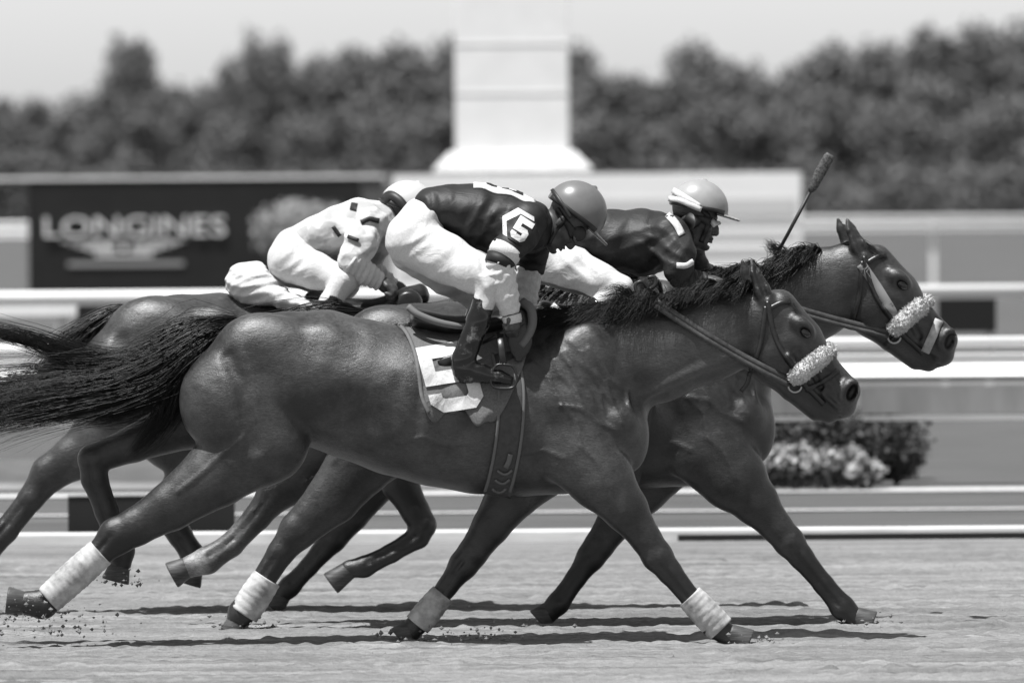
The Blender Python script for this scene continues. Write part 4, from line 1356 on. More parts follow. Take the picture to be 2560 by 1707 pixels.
# ---- rider of the middle horse
jB, BVB, JB, jerseyB, FB, gripB = jockey(
    "jockey in dark silks and goggles leaning forward behind the raised whip", YB,
    [(1392, 592, 0, 56, 80), (1450, 588, 0, 60, 92), (1530, 600, 0, 72, 106), (1610, 606, 0, 80, 112), (1672, 600, 0, 66, 92)],
    [(1338, 640, 0, 60, 90), (1366, 612, 0, 56, 84), (1398, 596, 0, 46, 78)],
    [[(1672, 590, -88, 52, 48), (1690, 630, -125, 46, 42), (1694, 672, -140, 38, 36)], [(1682, 586, 88, 50, 48), (1722, 630, 130, 40, 40), (1744, 672, 140, 34, 34)]],
    [[(1690, 684, -140, 31, 30), (1722, 700, -125, 28, 26), (1762, 704, -105, 22, 20)], [(1748, 680, 140, 30, 29), (1810, 706, 150, 26, 25), (1868, 722, 140, 21, 20)]],
    [[(1352, 640, -52, 62, 58), (1430, 668, -95, 50, 46), (1500, 700, -135, 42, 40), (1546, 720, -155, 36, 36)],
     [(1352, 650, 52, 60, 58), (1430, 680, 95, 50, 46), (1546, 730, 155, 36, 36)]],
    [[(1546, 722, -156, 34, 34), (1490, 770, -166, 27, 27), (1420, 830, -176, 22, 22)], [(1546, 732, 156, 34, 34), (1490, 780, 166, 27, 27), (1420, 840, 176, 22, 22)]],
    [[(1404, 880, -180, 26, 23), (1500, 905, -184, 15, 18)], [(1404, 890, 180, 26, 23), (1500, 915, 184, 15, 18)]],
    (1742, 524), 10, M_SILKB, M_BREECH, hs=0.95, fist_ang=(8, 12), stack=((0.2, 0.6, 0.75), (0.2, 0.6, -0.75)), foreM=M_SILKB,
    folds=[(3.4, (0.12, -0.18, 0.04), 0.3, (1650, 640), 60), (2.2, (0.05, 0.16, 0.06), 1.3, (1560, 620), 90), (1.6, (0.11, 0.10, 0.07), 0.2, None, 1)],
    bfolds=[(2.8, (0.17, -0.11, 0.04), 0.2, (1440, 660), 60), (1.2, (0.07, 0.10, 0.06), 2.1, None, 1)])
for sg in (-1, 1):
    boot(YB, jB, [(1500, 762, 168 * sg, 30, 30), (1450, 810, 174 * sg, 29, 29), (1412, 852, 178 * sg, 28, 27), (1398, 875, 180 * sg, 28, 25)],
         [(1402, 882, 180 * sg, 27, 24), (1450, 892, 182 * sg, 23, 22), (1500, 904, 184 * sg, 14, 18)], 0)
hB, HB, HBF = helmet(YB, jB, (1746, 521), 10, 0.95, M_HELMB, cutd=4)
ribbon_obj("helmet_strap", HB, [(1682, 476), (1712, 494), (1748, 517)], 15, YB, M_WHITE, hB, lift=4)
ribbon_obj("helmet_strap", HB, [(1672, 497), (1696, 500), (1728, 514), (1752, 524)], 13, YB, M_WHITE, hB, lift=5)
GB = frame((1742, 524), 10, 0.95)
goggles(BVB, GB, YB, jB, 0.95, M_LENS)
ribbon_obj("chin_strap", BVB, [(1752, 524), (1772, 545), (1762, 580), (1752, 606)], 12, YB, M_RUB, jB, lift=3, dflt=-40)
gq = GB(-12, 34)
yq = BVB.surf(gq[0], gq[1], -45) - 8
loft_obj("spare_goggles", [(gq[0] - 2, gq[1], yq - 6, 22, 15), (gq[0], gq[1], yq, 26, 18), (gq[0], gq[1], yq + 8, 26, 18)], YB, M_RUB, jB, n=18)
vs, fs = ribbon(JB, [(1668, 536), (1688, 560), (1702, 586)], 17, 4, 5, 2)
mesh_obj("collar", to_world(vs, YB), fs, M_WHITE, jerseyB, solid=0.005)
vs, fs = ribbon(JB, [(1688, 662), (1712, 662), (1730, 652)], 14, 4, 5, 2)
mesh_obj("sleeve_trim", to_world(vs, YB), fs, M_WHITE, jerseyB, solid=0.005)
wb = empty("riding_whip", tuple(to_world([(1912, 712, 140)], YB)[0]), "black riding whip raised above the mane of the middle horse", "whip")
gB = gripB[1]
loft_obj("handle", [(gB[0] - 14, gB[1] + 30, gB[2], 6), (gB[0] - 4, gB[1] + 8, gB[2], 6), (1932, 664, gB[2], 5)], YB, M_RUB, wb, n=10)
loft_obj("shaft", [(1931, 666, gB[2], 4.6), (1985, 566, gB[2], 4.6), (2034, 474, gB[2], 4.4)], YB, M_RUB, wb, n=8)
loft_obj("flap", [(2031, 480, gB[2], 6, 6), (2036, 470, gB[2], 12, 5), (2056, 432, gB[2], 14, 5), (2078, 392, gB[2], 14, 5), (2082, 386, gB[2], 10, 4)], YB, mat("whip_flap", 0.06, 0.6, 0.3, build=speckle(0.03, 0.10, (1, 1, 1), 120, 3, 0.2, 0.002, 0.4, 0.6)), wb, n=12)

# ---- rider of the far horse
jC, BVC, JC, jerseyC, FC, gripC = jockey(
    "jockey in pale silks and white helmet, behind the rider with the 5", YC,
    [(762, 606, 0, 48, 74), (800, 592, 0, 50, 86), (850, 574, 0, 58, 98), (900, 562, 0, 62, 104), (945, 558, 0, 54, 86)],
    [(722, 648, 0, 54, 84), (738, 622, 0, 50, 78), (764, 604, 0, 44, 72)],
    [[(920, 560, -84, 46, 44), (905, 605, -130, 42, 40), (884, 648, -150, 36, 35)], [(940, 560, 84, 46, 44), (935, 610, 130, 42, 40), (915, 660, 150, 36, 35)]],
    [[(884, 654, -152, 36, 34), (912, 680, -140, 31, 28), (952, 704, -120, 22, 20)], [(915, 664, 152, 34, 33), (945, 695, 140, 28, 26), (980, 716, 118, 21, 20)]],
    [[(728, 652, -48, 56, 54), (795, 678, -90, 44, 44), (862, 698, -140, 34, 36)], [(730, 665, 48, 56, 54), (795, 690, 90, 44, 44), (862, 712, 140, 34, 36)]],
    [[(862, 700, -142, 32, 34), (828, 752, -156, 26, 26), (790, 820, -166, 21, 21)], [(862, 714, 142, 32, 34), (828, 764, 156, 26, 26), (790, 830, 166, 21, 21)]],
    [[(782, 868, -170, 25, 22), (870, 892, -172, 14, 17)], [(782, 878, 170, 25, 22), (870, 902, 172, 14, 17)]],
    (1018, 530), 18, M_SILKC, M_BREECH, hs=0.92, h=4.0, fist_ang=(30, 30),
    folds=[(3.0, (0.04, 0.22, 0.05), 0.3, (890, 620), 60), (1.8, (0.09, 0.13, 0.06), 0.2, None, 1)],
    bfolds=[(2.4, (0.13, 0.17, 0.04), 0.2, (740, 660), 50), (1.0, (0.07, 0.10, 0.06), 2.1, None, 1)])
for sg in (-1, 1):
    boot(YC, jC, [(838, 742, 154 * sg, 29, 29), (810, 790, 162 * sg, 28, 28), (786, 842, 168 * sg, 27, 26), (778, 862, 170 * sg, 27, 24)],
         [(780, 870, 170 * sg, 26, 23), (820, 880, 171 * sg, 22, 21), (868, 891, 172 * sg, 14, 17)], 0)
hC, HC_, HCF = helmet(YC, jC, (1020, 522), 18, 0.93, M_HELMC, cutd=6)
vs, fs = ribbon(HC_, [(955, 505), (975, 488), (998, 500), (1014, 520)], 22, 4, 5, 2)
mesh_obj("helmet_strap", to_world(vs, YC), fs, M_RUB, hC, solid=0.005)
for pts, w in (([(878, 515), (894, 518)], 18), ([(905, 556), (926, 546), (950, 552)], 12), ([(835, 566), (852, 590)], 10), ([(872, 590), (900, 600)], 9)):
    vs, fs = ribbon(JC, pts, w, 4, 5, 2, curved=False)
    mesh_obj("silk_mark", to_world(vs, YC), fs, M_PATCH, jerseyC, solid=0.004)
# ------------------------------------------------------------------ the setting: track, turf, rails, boards, trees
def zc(v, y, u=1280):
    return float(pw(u, v, y)[1])
def xc(u, y, v=700):
    return float(pw(u, v, y)[0])

def track_build(nt, b):
    n1 = noise_chain(nt, (0.10, 3.2, 1), 2.2, 6.0, 0.62)
    n2 = noise_chain(nt, (0.5, 9.0, 1), 3.0, 5.0, 0.6)
    n3 = noise_chain(nt, (1, 1, 1), 55, 4.0, 0.7)
    a = ramp(nt, n1.outputs["Fac"], [(0.36, 0.155), (0.64, 0.255)])
    c = ramp(nt, n2.outputs["Fac"], [(0.36, 0.72), (0.62, 1.08)])
    mx = N(nt, "ShaderNodeMix"); mx.data_type = 'RGBA'; mx.blend_type = 'MULTIPLY'; mx.inputs[0].default_value = 1
    nt.links.new(a.outputs[0], mx.inputs[6]); nt.links.new(c.outputs[0], mx.inputs[7])
    g = ramp(nt, n3.outputs["Fac"], [(0.3, 0.82), (0.7, 1.12)])
    m2 = N(nt, "ShaderNodeMix"); m2.data_type = 'RGBA'; m2.blend_type = 'MULTIPLY'; m2.inputs[0].default_value = 1
    nt.links.new(mx.outputs[2], m2.inputs[6]); nt.links.new(g.outputs[0], m2.inputs[7])
    nt.links.new(m2.outputs[2], b.inputs["Base Color"])
    b1 = N(nt, "ShaderNodeBump"); b1.inputs["Strength"].default_value = 0.6; b1.inputs["Distance"].default_value = 0.03
    nt.links.new(n2.outputs["Fac"], b1.inputs["Height"])
    bump(nt, b, n3.outputs["Fac"], 0.7, 0.012, b1)
M_TRACK = mat("harrowed_sand", 0.33, 0.95, 0.1, build=track_build)
M_TURF = mat("turf", 0.15, 0.9, 0.15, build=speckle(0.05, 0.115, (0.15, 2.0, 1), 4.0, 8.0, 0.6, 0.03))
M_PAINT = mat("white_paint", 0.8, 0.45, 0.4, build=speckle(0.82, 0.88, (1, 1, 1), 3.0, 5, 0.05))
M_KERB = mat("white_kerb", 0.6, 0.7, 0.2, build=speckle(0.5, 0.66, (1, 6, 6), 3.0, 6, 0.1))
M_SAND = mat("pale_path", 0.45, 0.95, 0.1, build=speckle(0.38, 0.52, (1, 1, 1), 20, 5, 0.2))
M_DARKB = mat("dark_board", 0.03, 0.5, 0.3, build=speckle(0.012, 0.016, (1, 1, 1), 2.0, 3, 0.0))
M_BLACKB = mat("black_board", 0.012, 0.5, 0.3)
M_GREYP = mat("grey_panel", 0.34, 0.6, 0.3, build=speckle(0.42, 0.56, (3.0, 1, 0.6), 2.0, 4, 0.0))
M_PALE = mat("pale_panel", 0.68, 0.5, 0.3, build=speckle(0.80, 0.86, (0.3, 1, 3), 2.0, 3, 0.0))
M_STRIPE = mat("stripe_grey", 0.58, 0.5, 0.3)
M_LEAF = mat("leaf", 0.08, 0.6, 0.3, build=speckle(0.08, 0.18, (1, 1, 1), 0.8, 4, 0.0))
M_LEAF2 = mat("dark_leaf", 0.035, 0.55, 0.3, build=speckle(0.02, 0.05, (1, 1, 1), 6.0, 4, 0.0))
M_LEAF3 = mat("hedge_leaf", 0.05, 0.6, 0.3, build=speckle(0.03, 0.075, (1, 1, 1), 4.0, 4, 0.0))
M_LEAF4 = mat("pale_leaf", 0.30, 0.6, 0.3, build=speckle(0.2, 0.36, (1, 1, 1), 5.0, 4, 0.0))
M_BARK = mat("bark", 0.06, 0.9, 0.1, build=speckle(0.04, 0.09, (1, 1, 0.2), 9.0, 5, 0.4))
M_PETAL = mat("white_petal", 0.36, 0.7, 0.2)

def sheet(name, x0, x1, y0, y1, z, m):
    return tag(mesh_obj(name, [(x0, y0, z), (x1, y0, z), (x1, y1, z), (x0, y1, z)], [[0, 1, 2, 3]], m, smooth=False), kind="structure")

YK = ground_y(1357)
sheet("ground", -1500, 1500, -60, 3000, -0.012, M_TURF)
sheet("track", -120, 120, -58, YK, 0.0, M_TRACK)
tag(box_obj("kerb", [(-120, 120, YK, YK + 0.14, -0.01, zc(1325, YK))], M_KERB, bev=0.01), kind="structure")
tag(box_obj("kerb_shade_strip", [(xc(1690, YK), 120, YK - 0.03, YK - 0.002, -0.01, zc(1339, YK))], M_DARKB), kind="structure")  # added dark strip: the shade on the kerb's lower half, put in as colour
sheet("path", -120, 120, ground_y(1233), ground_y(1224), -0.004, M_SAND)
sheet("path", -120, 120, ground_y(1279), ground_y(1275.5), -0.004, M_SAND)

# the stretch of track the horses run on: harrow ridges and hoof prints as real relief
gx, gy = np.arange(-3.3, 3.3, 0.012), np.arange(-3.3, YK - 0.02, 0.022)
gr = np.random.default_rng(44)
XX, YY = np.meshgrid(gx, gy, indexing='xy')
ZZ = np.zeros_like(XX)
for _ in range(26):
    fy = gr.uniform(25, 110); fx = gr.uniform(-2.2, 2.2); am = 0.0022 * (40 / fy) ** 0.5
    ZZ += am * np.sin(fy * YY + fx * XX + gr.uniform(0, 6.28) + 1.3 * np.sin(0.9 * XX + gr.uniform(0, 6.28)))
for _ in range(30):
    ZZ += 0.0006 * np.sin(gr.uniform(-90, 90) * XX + gr.uniform(-140, 140) * YY + gr.uniform(0, 6.28))
for _ in range(260):
    hx, hy, hr = gr.uniform(-3.3, 3.3), gr.uniform(-3.2, YK), gr.uniform(0.05, 0.08)
    i0, i1 = np.searchsorted(gx, (hx - 0.25, hx + 0.25)); j0, j1 = np.searchsorted(gy, (hy - 0.25, hy + 0.25))
    if i1 <= i0 or j1 <= j0: continue
    rr = np.hypot((XX[j0:j1, i0:i1] - hx) * 0.8, YY[j0:j1, i0:i1] - hy) / hr
    ZZ[j0:j1, i0:i1] += 0.010 * np.exp(-(rr - 1.25) ** 2 * 5) - 0.016 * np.exp(-rr ** 4)
ZZ = np.clip(ZZ, -0.016, 0.03) * np.clip((YK - YY) / 2.5, 0.12, 1) * np.clip((YY + 3.3) / 0.6, 0.0, 1) + 0.0205
nxg, nyg = len(gx), len(gy)
ii = np.arange((nyg - 1) * nxg).reshape(nyg - 1, nxg)[:, :-1].ravel()
tag(mesh_obj("track_relief", np.stack([XX.ravel(), YY.ravel(), ZZ.ravel() - 0.016], 1), np.stack([ii, ii + 1, ii + 1 + nxg, ii + nxg], 1), M_TRACK), kind="structure")

# low dark board on the turf behind the trailing hooves
yb = YK + 0.35
lb = empty("low_board", (xc(380, yb), yb, 0), "low dark board standing on the turf behind the trailing hooves", "board")
box_obj("panel", [(xc(165, yb), xc(582, yb), yb, yb + 0.04, 0.0, zc(1233, yb))], M_DARKB, lb)
box_obj("trim", [(xc(165, yb), xc(582, yb), yb - 0.006, yb + 0.046, zc(1233, yb) + 0.001, zc(1228, yb))], M_GREYP, lb)

# white running fence along the turf course
YF = 17.0
ff = empty("running_fence", (0, YF, 0), "nearest white running fence with a fascia board and grey banner", "fence")
X0, X1 = xc(-160, YF), xc(2720, YF)
pipe_obj("top_rail", X0, X1, YF - 0.05, zc(862, YF), 0.031, M_PAINT, ff)
zb, zt = zc(947, YF - 0.12), zc(892, YF)        # a safety cover sloping towards the track
mesh_obj("fascia", [(X0, YF - 0.12, zb), (X1, YF - 0.12, zb), (X1, YF, zt), (X0, YF, zt), (X0, YF - 0.11, zb - 0.008), (X1, YF - 0.11, zb - 0.008), (X1, YF + 0.02, zt - 0.004), (X0, YF + 0.02, zt - 0.004)],
         [[0, 1, 2, 3], [4, 7, 6, 5], [0, 4, 5, 1], [3, 2, 6, 7], [0, 3, 7, 4], [1, 5, 6, 2]], M_PAINT, ff, smooth=False)
box_obj("slat", [(X0, X1, YF + 0.002, YF + 0.03, zc(960, YF), zc(953, YF))], mat("slat_grey", 0.2, 0.6, 0.3), ff)
box_obj("slat", [(X0, X1, YF, YF + 0.03, zc(970, YF), zc(963, YF))], M_PAINT, ff)
box_obj("bottom_rail", [(X0, X1, YF - 0.01, YF + 0.03, zc(1058, YF), zc(1046, YF))], M_PAINT, ff, bev=0.004)
for i in range(5):
    a, b = X0 + (X1 - X0) * i / 5, X0 + (X1 - X0) * (i + 1) / 5
    box_obj("banner", [(a + 0.012, b - 0.012, YF + 0.004, YF + 0.02, zc(1040, YF), zc(974, YF))], M_GREYP, ff)
for i in range(6):
    a, b = X0 + (X1 - X0) * 0.62 * i / 6, X0 + (X1 - X0) * 0.62 * (i + 1) / 6
    box_obj("lower_board", [(a + 0.006, b - 0.006, YF + 0.006, YF + 0.03, 0.0, zc(1140, YF))], M_KERB, ff)
pp = None
for u in (-100, 640, 1380, 1900, 2650):
    x = xc(u, YF)
    if pp is None:
        px0 = x
        pp = box_obj("post", [(x - 0.03, x + 0.03, YF + 0.034, YF + 0.09, -0.02, zc(870, YF))], M_PAINT, ff)
    else:
        q = pp.copy(); COL.objects.link(q); q.location.x += x - px0

YR = 32.0
fr = empty("rail_fence", (0, YR, 0), "white pipe rail crossing behind the horses at saddle height", "fence")
X0, X1 = xc(-160, YR), xc(2720, YR)
pipe_obj("top_rail", X0, X1, YR, zc(733, YR), 0.041, M_PAINT, fr)
pipe_obj("lower_rail", X0, X1, YR + 0.02, zc(752, YR), 0.010, M_PAINT, fr)
pp = None
for u in (-120, 560, 1250, 1960, 2620):
    x = xc(u, YR)
    if pp is None:
        px0 = x
        vs, fs = [], []
        for z in (-0.02, zc(738, YR)):
            for j in range(10):
                vs.append((x + 0.03 * math.cos(j * 0.6283), YR + 0.08 + 0.03 * math.sin(j * 0.6283), z))
        fs = [[j, (j + 1) % 10, (j + 1) % 10 + 10, j + 10] for j in range(10)]
        pp = mesh_obj("post", vs, fs, M_PAINT, fr)
    else:
        q = pp.copy(); COL.objects.link(q); q.location.x += x - px0
# dark boards below the rail, and the white one at the left
def board(name, u0, u1, v0, v1, y, m, label, th=0.04, trim=None):
    e = empty(name, (xc((u0 + u1) / 2, y), y, 0), label, "board")
    box_obj("panel", [(xc(u0, y), xc(u1, y), y, y + th, zc(v1, y), zc(v0, y))], m, e, bev=0.004)
    for f in (0.12, 0.88):
        x = xc(u0 + (u1 - u0) * f, y)
        box_obj("post", [(x - 0.03, x + 0.03, y + th + 0.002, y + th + 0.06, -0.02, zc(v0, y) - 0.05)], M_STRIPE, e)
    if trim:
        box_obj("trim", [(xc(u0, y) - 0.01, xc(u1, y) + 0.01, y - 0.01, y + th + 0.01, zc(v0, y) + 0.001, zc(v0 - trim, y))], M_PAINT, e)
    return e
board("hoarding", 2345, 2490, 748, 838, 33.2, M_BLACKB, "black hoarding under the white rail beyond the leading muzzle")
board("hoarding", 192, 470, 748, 812, 33.2, M_BLACKB, "black hoarding under the white rail above the flying tails")
board("hoarding", -120, 192, 754, 782, 33.4, M_PAINT, "white hoarding under the rail at the left edge of the photo")

YFF = 97.0
f3 = empty("far_fence", (0, YFF, 0), "distant double white rail fence beyond the infield lawn", "fence")
X0, X1 = xc(-200, YFF), xc(2760, YFF)
for v in (552, 569, 582):
    pipe_obj("rail", X0, X1, YFF, zc(v, YFF), 0.032, M_PAINT, f3, n=8)
pp = box_obj("post", [(X0 + 1, X0 + 1.08, YFF + 0.04, YFF + 0.12, -0.02, zc(548, YFF))], M_PAINT, f3)
for i in range(1, 8):
    q = pp.copy(); COL.objects.link(q); q.location.x += 2.4 * i

# the sign board with its lettering
YS = 72.0
sb = empty("sign_board", (xc(490, YS), YS, 0), "wide dark advertising board with big pale lettering and winged emblem", "sign")
box_obj("panel", [(xc(72, YS), xc(905, YS), YS, YS + 0.06, zc(742, YS), zc(442, YS))], M_DARKB, sb)
box_obj("trim", [(xc(-20, YS), xc(960, YS), YS - 0.02, YS + 0.08, zc(442, YS) + 0.001, zc(434.5, YS))], M_PAINT, sb)
box_obj("side_panel", [(xc(906.5, YS), xc(958, YS), YS + 0.01, YS + 0.05, zc(742, YS), zc(442, YS))], mat("side_grey", 0.09, 0.6, 0.3), sb)
for u in (150, 490, 830):
    box_obj("post", [(xc(u, YS) - 0.05, xc(u, YS) + 0.05, YS + 0.062, YS + 0.16, -0.02, zc(460, YS))], M_STRIPE, sb)
def text_mesh(txt, x0, x1, z0, z1, y, m, parent, name):
    cu = bpy.data.curves.new(name, 'FONT')
    cu.body = txt
    cu.extrude = 0.02
    cu.resolution_u = 3
    t = bpy.data.objects.new(name, cu)
    COL.objects.link(t)
    bpy.context.view_layer.update()
    me = bpy.data.meshes.new_from_object(t.evaluated_get(bpy.context.evaluated_depsgraph_get()))
    n = len(me.vertices)
    co = np.zeros(n * 3); me.vertices.foreach_get("co", co); co = co.reshape(-1, 3)
    lo, hi = co.min(0), co.max(0)
    W = np.stack([x0 + (co[:, 0] - lo[0]) / (hi[0] - lo[0]) * (x1 - x0), y - co[:, 2], z0 + (co[:, 1] - lo[1]) / (hi[1] - lo[1]) * (z1 - z0)], 1)
    fs = [list(p.vertices) for p in me.polygons]
    bpy.data.objects.remove(t); bpy.data.curves.remove(cu); bpy.data.meshes.remove(me)
    return mesh_obj(name, W, fs, m, parent, smooth=False)
M_LETTER = mat("letter_white", 0.7, 0.5, 0.3)
text_mesh("LONGINES", xc(112, YS), xc(566, YS), zc(585, YS), zc(534, YS), YS - 0.024, M_LETTER, sb, "lettering")
# winged emblem: feather bars narrowing downwards on both sides of an hourglass
eb = []
for i, (hw, v) in enumerate(((155, 593), (138, 600), (118, 607), (96, 614), (76, 621))):
    for sg in (-1, 1):
        a, b = sorted((xc(310 + sg * 22, YS), xc(310 + sg * hw, YS)))
        eb.append((a, b, YS - 0.02, YS - 0.003, zc(v + 4.2, YS), zc(v, YS)))
eb.append((xc(240, YS), xc(382, YS), YS - 0.02, YS - 0.003, zc(634, YS), zc(628, YS)))
eb.append((xc(296, YS), xc(324, YS), YS - 0.02, YS - 0.003, zc(597, YS), zc(593, YS)))
eb.append((xc(305, YS), xc(315, YS), YS - 0.02, YS - 0.003, zc(622, YS), zc(599, YS)))
box_obj("emblem", eb, M_LETTER, sb)
box_obj("lower_line", [(xc(170, YS), xc(460, YS), YS - 0.02, YS - 0.003, zc(658, YS), zc(647, YS))], mat("letter_grey", 0.3, 0.5, 0.3), sb)

# pale display board behind the riders
YP = 70.0
pb = empty("display_board", (xc(1500, YP), YP, 0), "long pale board behind the riders, striped with grey bands", "board")
box_obj("panel", [(xc(985, YP), xc(2005, YP), YP, YP + 0.08, zc(735, YP), zc(437, YP))], M_PALE, pb, bev=0.006)
for v0, v1, u0, u1 in ((500, 544, 1000, 1990), (556, 561, 1000, 2003), (585, 597, 1000, 1990), (622, 640, 1000, 1990), (676, 682, 1000, 2003)):
    box_obj("stripe", [(xc(u0, YP), xc(u1, YP), YP - 0.012, YP - 0.002, zc(v1, YP), zc(v0, YP))], M_STRIPE, pb)
for u in (1080, 1490, 1900):
    box_obj("post", [(xc(u, YP) - 0.05, xc(u, YP) + 0.05, YP + 0.082, YP + 0.18, -0.02, zc(460, YP))], M_STRIPE, pb)

# the white column rising behind the boards
YT = 80.0
tw = empty("white_column", (xc(1282, YT), YT, 0), "tall white column with a flared skirt rising above the boards", "tower")
def frustum(rings, y, m, name, parent, dep):
    vs, fs = [], []
    for u0, u1, v in rings:
        x0, x1, z = xc(u0, YT), xc(u1, YT), zc(v, YT)
        h = (x1 - x0) / 2 * dep
        vs += [(x0, y - h, z), (x1, y - h, z), (x1, y + h, z), (x0, y + h, z)]
    for i in range(len(rings) - 1):
        for j in range(4):
            a, b = i * 4 + j, i * 4 + (j + 1) % 4
            fs.append([a, a + 4, b + 4, b])
    fs.append([0, 1, 2, 3]); k = 4 * (len(rings) - 1)
    fs.append([k + 3, k + 2, k + 1, k])
    o = mesh_obj(name, vs, fs, m, parent, smooth=False)
    md = o.modifiers.new("bevel", 'BEVEL'); md.width = 0.01; md.segments = 2
    return o
frustum([(1142, 1424, -260), (1142, 1424, 378)], YT, M_PAINT, "shaft", tw, 1.0)
frustum([(1128, 1438, 379), (1086, 1482, 424), (1086, 1482, 432)], YT, M_KERB, "flared_skirt", tw, 1.0)
frustum([(1215, 1350, 433.5), (1215, 1350, 443)], YT, M_BLACKB, "neck", tw, 1.0)
gz = 443
vs = None
o = frustum([(1130, 1434, 444), (1130, 1434, 1000)], YT, M_STRIPE, "plinth", tw, 0.9)
for v in (110, 232):
    box_obj("band", [(xc(1141, YT) - 0.005, xc(1425, YT) + 0.005, YT - (xc(1425, YT) - xc(1141, YT)) / 2 - 0.005, YT + 0.1, zc(v + 4, YT), zc(v, YT))], M_PALE, tw)

# ------------------------------------------------------------------ foliage
def leaf_cloud(rng, lobes, n, size, asp=0.55):
    """many small leaf-cluster faces filling the shell of several lobes: lobes = (cx, cy, cz, rx, ry, rz)"""
    L = np.array(lobes, float)
    w = (L[:, 3] * L[:, 5]) ** 1.0
    pick = rng.choice(len(L), n, p=w / w.sum())
    d = rng.normal(size=(n, 3)); d /= np.linalg.norm(d, axis=1)[:, None]
    r = rng.random(n) ** 0.38 * rng.uniform(0.86, 1.1, n)
    C = L[pick, :3] + d * L[pick, 3:] * r[:, None]
    a = rng.normal(size=(n, 3)); a /= np.linalg.norm(a, axis=1)[:, None]
    b = np.cross(a, d + 0.5 * rng.normal(size=(n, 3))); b /= np.linalg.norm(b, axis=1)[:, None] + 1e-9
    s = size * rng.uniform(0.6, 1.4, n)[:, None]
    P = np.stack([C - a * s, C + b * s * asp, C + a * s, C - b * s * asp], 1).reshape(-1, 3)
    F = np.arange(n * 4).reshape(n, 4)
    return P, F

def raw_mesh(name, P, F, m, smooth=False):
    me = bpy.data.meshes.new(name)
    me.from_pydata(P.tolist() if hasattr(P, "tolist") else P, [], F.tolist() if hasattr(F, "tolist") else F)
    me.update()
    if smooth:
        me.polygons.foreach_set("use_smooth", np.ones(len(me.polygons), bool))
    me.materials.append(m)
    return me

rng = np.random.default_rng(11)
def trunk_geo(h, r, rng, top=0.75):
    vs, fs = [], []
    def limb(p0, p1, r0, r1, n=7):
        o = len(vs)
        p0, p1 = np.array(p0, float), np.array(p1, float)
        t = p1 - p0; t /= np.linalg.norm(t)
        s = np.cross(t, [0.3, 0.9, 0.1]); s /= np.linalg.norm(s); w = np.cross(t, s)
        for k in range(4):
            f = k / 3
            c = p0 + (p1 - p0) * f + s * 0.05 * h * 0.1 * math.sin(f * 5)
            for j in range(n):
                th = 6.2832 * j / n
                vs.append(tuple(c + (s * math.cos(th) + w * math.sin(th)) * (r0 + (r1 - r0) * f)))
        for k in range(3):
            for j in range(n):
                a, b = o + k * n + j, o + k * n + (j + 1) % n
                fs.append([a, b, b + n, a + n])
    limb((0, 0, -0.1), (0.02 * h, 0, h * 0.45), r, r * 0.7)
    limb((0.02 * h, 0, h * 0.45), (0, 0.02 * h, h * top), r * 0.7, r * 0.25)
    for i in range(5):
        a = rng.uniform(0, 6.28); z0 = h * rng.uniform(0.28, 0.55)
        limb((0.01 * h, 0, z0), (math.cos(a) * h * 0.22, math.sin(a) * h * 0.22, z0 + h * rng.uniform(0.15, 0.3)), r * 0.4, r * 0.12)
    return vs, fs
variants = []
for k in range(6):
    r2 = np.random.default_rng(100 + k)
    lobes = []
    nl = 11 + k
    for i in range(nl):
        a = r2.uniform(0, 6.28); rr = r2.uniform(0.0, 0.30); z = r2.uniform(0.26, 0.86)
        sz = r2.uniform(0.10, 0.20) * (1.1 - 0.5 * abs(z - 0.5))
        lobes.append((math.cos(a) * rr * (1.25 - z), math.sin(a) * rr * (1.25 - z), z, sz * 1.2, sz * 1.2, sz))
    lobes.append((0.02, 0, 0.86, 0.13, 0.13, 0.13))
    P, F = leaf_cloud(r2, lobes, 2600, 0.026)
    tv, tf = trunk_geo(1.0, 0.028, r2)
    variants.append((raw_mesh("crown", P, F, M_LEAF), raw_mesh("trunk", tv, tf, M_BARK, True)))
sky_line = [(-120, 232), (0, 236), (90, 238), (200, 225), (262, 190), (305, 84), (360, 96), (430, 196), (510, 205), (575, 130), (640, 66), (705, 78), (800, 132), (900, 104), (1000, 96),
            (1120, 86), (1300, 90), (1430, 100), (1500, 186), (1600, 176), (1735, 96), (1800, 140), (1900, 150), (2000, 146), (2080, 104), (2200, 88), (2320, 62), (2450, 42), (2560, 32), (2700, 30)]
ORD = ["leftmost", "second", "third", "fourth", "fifth", "sixth", "seventh", "eighth", "ninth", "tenth", "eleventh", "twelfth", "thirteenth", "fourteenth", "fifteenth", "sixteenth", "seventeenth",
       "eighteenth", "nineteenth", "twentieth", "twenty-first", "twenty-second", "twenty-third", "twenty-fourth", "twenty-fifth", "twenty-sixth", "twenty-seventh", "twenty-eighth", "twenty-ninth", "thirtieth"]
nth = {"back": 0, "front": 0}
ti = 0
def plant(u, vtop, y, wide, k, row):
    global ti
    x = xc(u, y)
    top = zc(vtop, y)
    t = empty("tree", (x, y, 0), None, "tree", "trees along the far side of the infield")
    o_ = ORD[nth[row]]; nth[row] += 1
    t["label"] = (o_ if o_ == "leftmost" else o_ + " from the left") + " of the " + ("tall trees rising against the sky" if row == "back" else "shorter trees in front of the tall wood")
    h = top / 0.97
    t.scale = (h * wide, h * wide, h)
    t.rotation_euler[2] = (ti * 2.399) % 6.28
    c = bpy.data.objects.new("crown", variants[k][0]); COL.objects.link(c); c.parent = t
    q = bpy.data.objects.new("trunk", variants[k][1]); COL.objects.link(q); q.parent = t
    ti += 1
prng = random.Random(5)
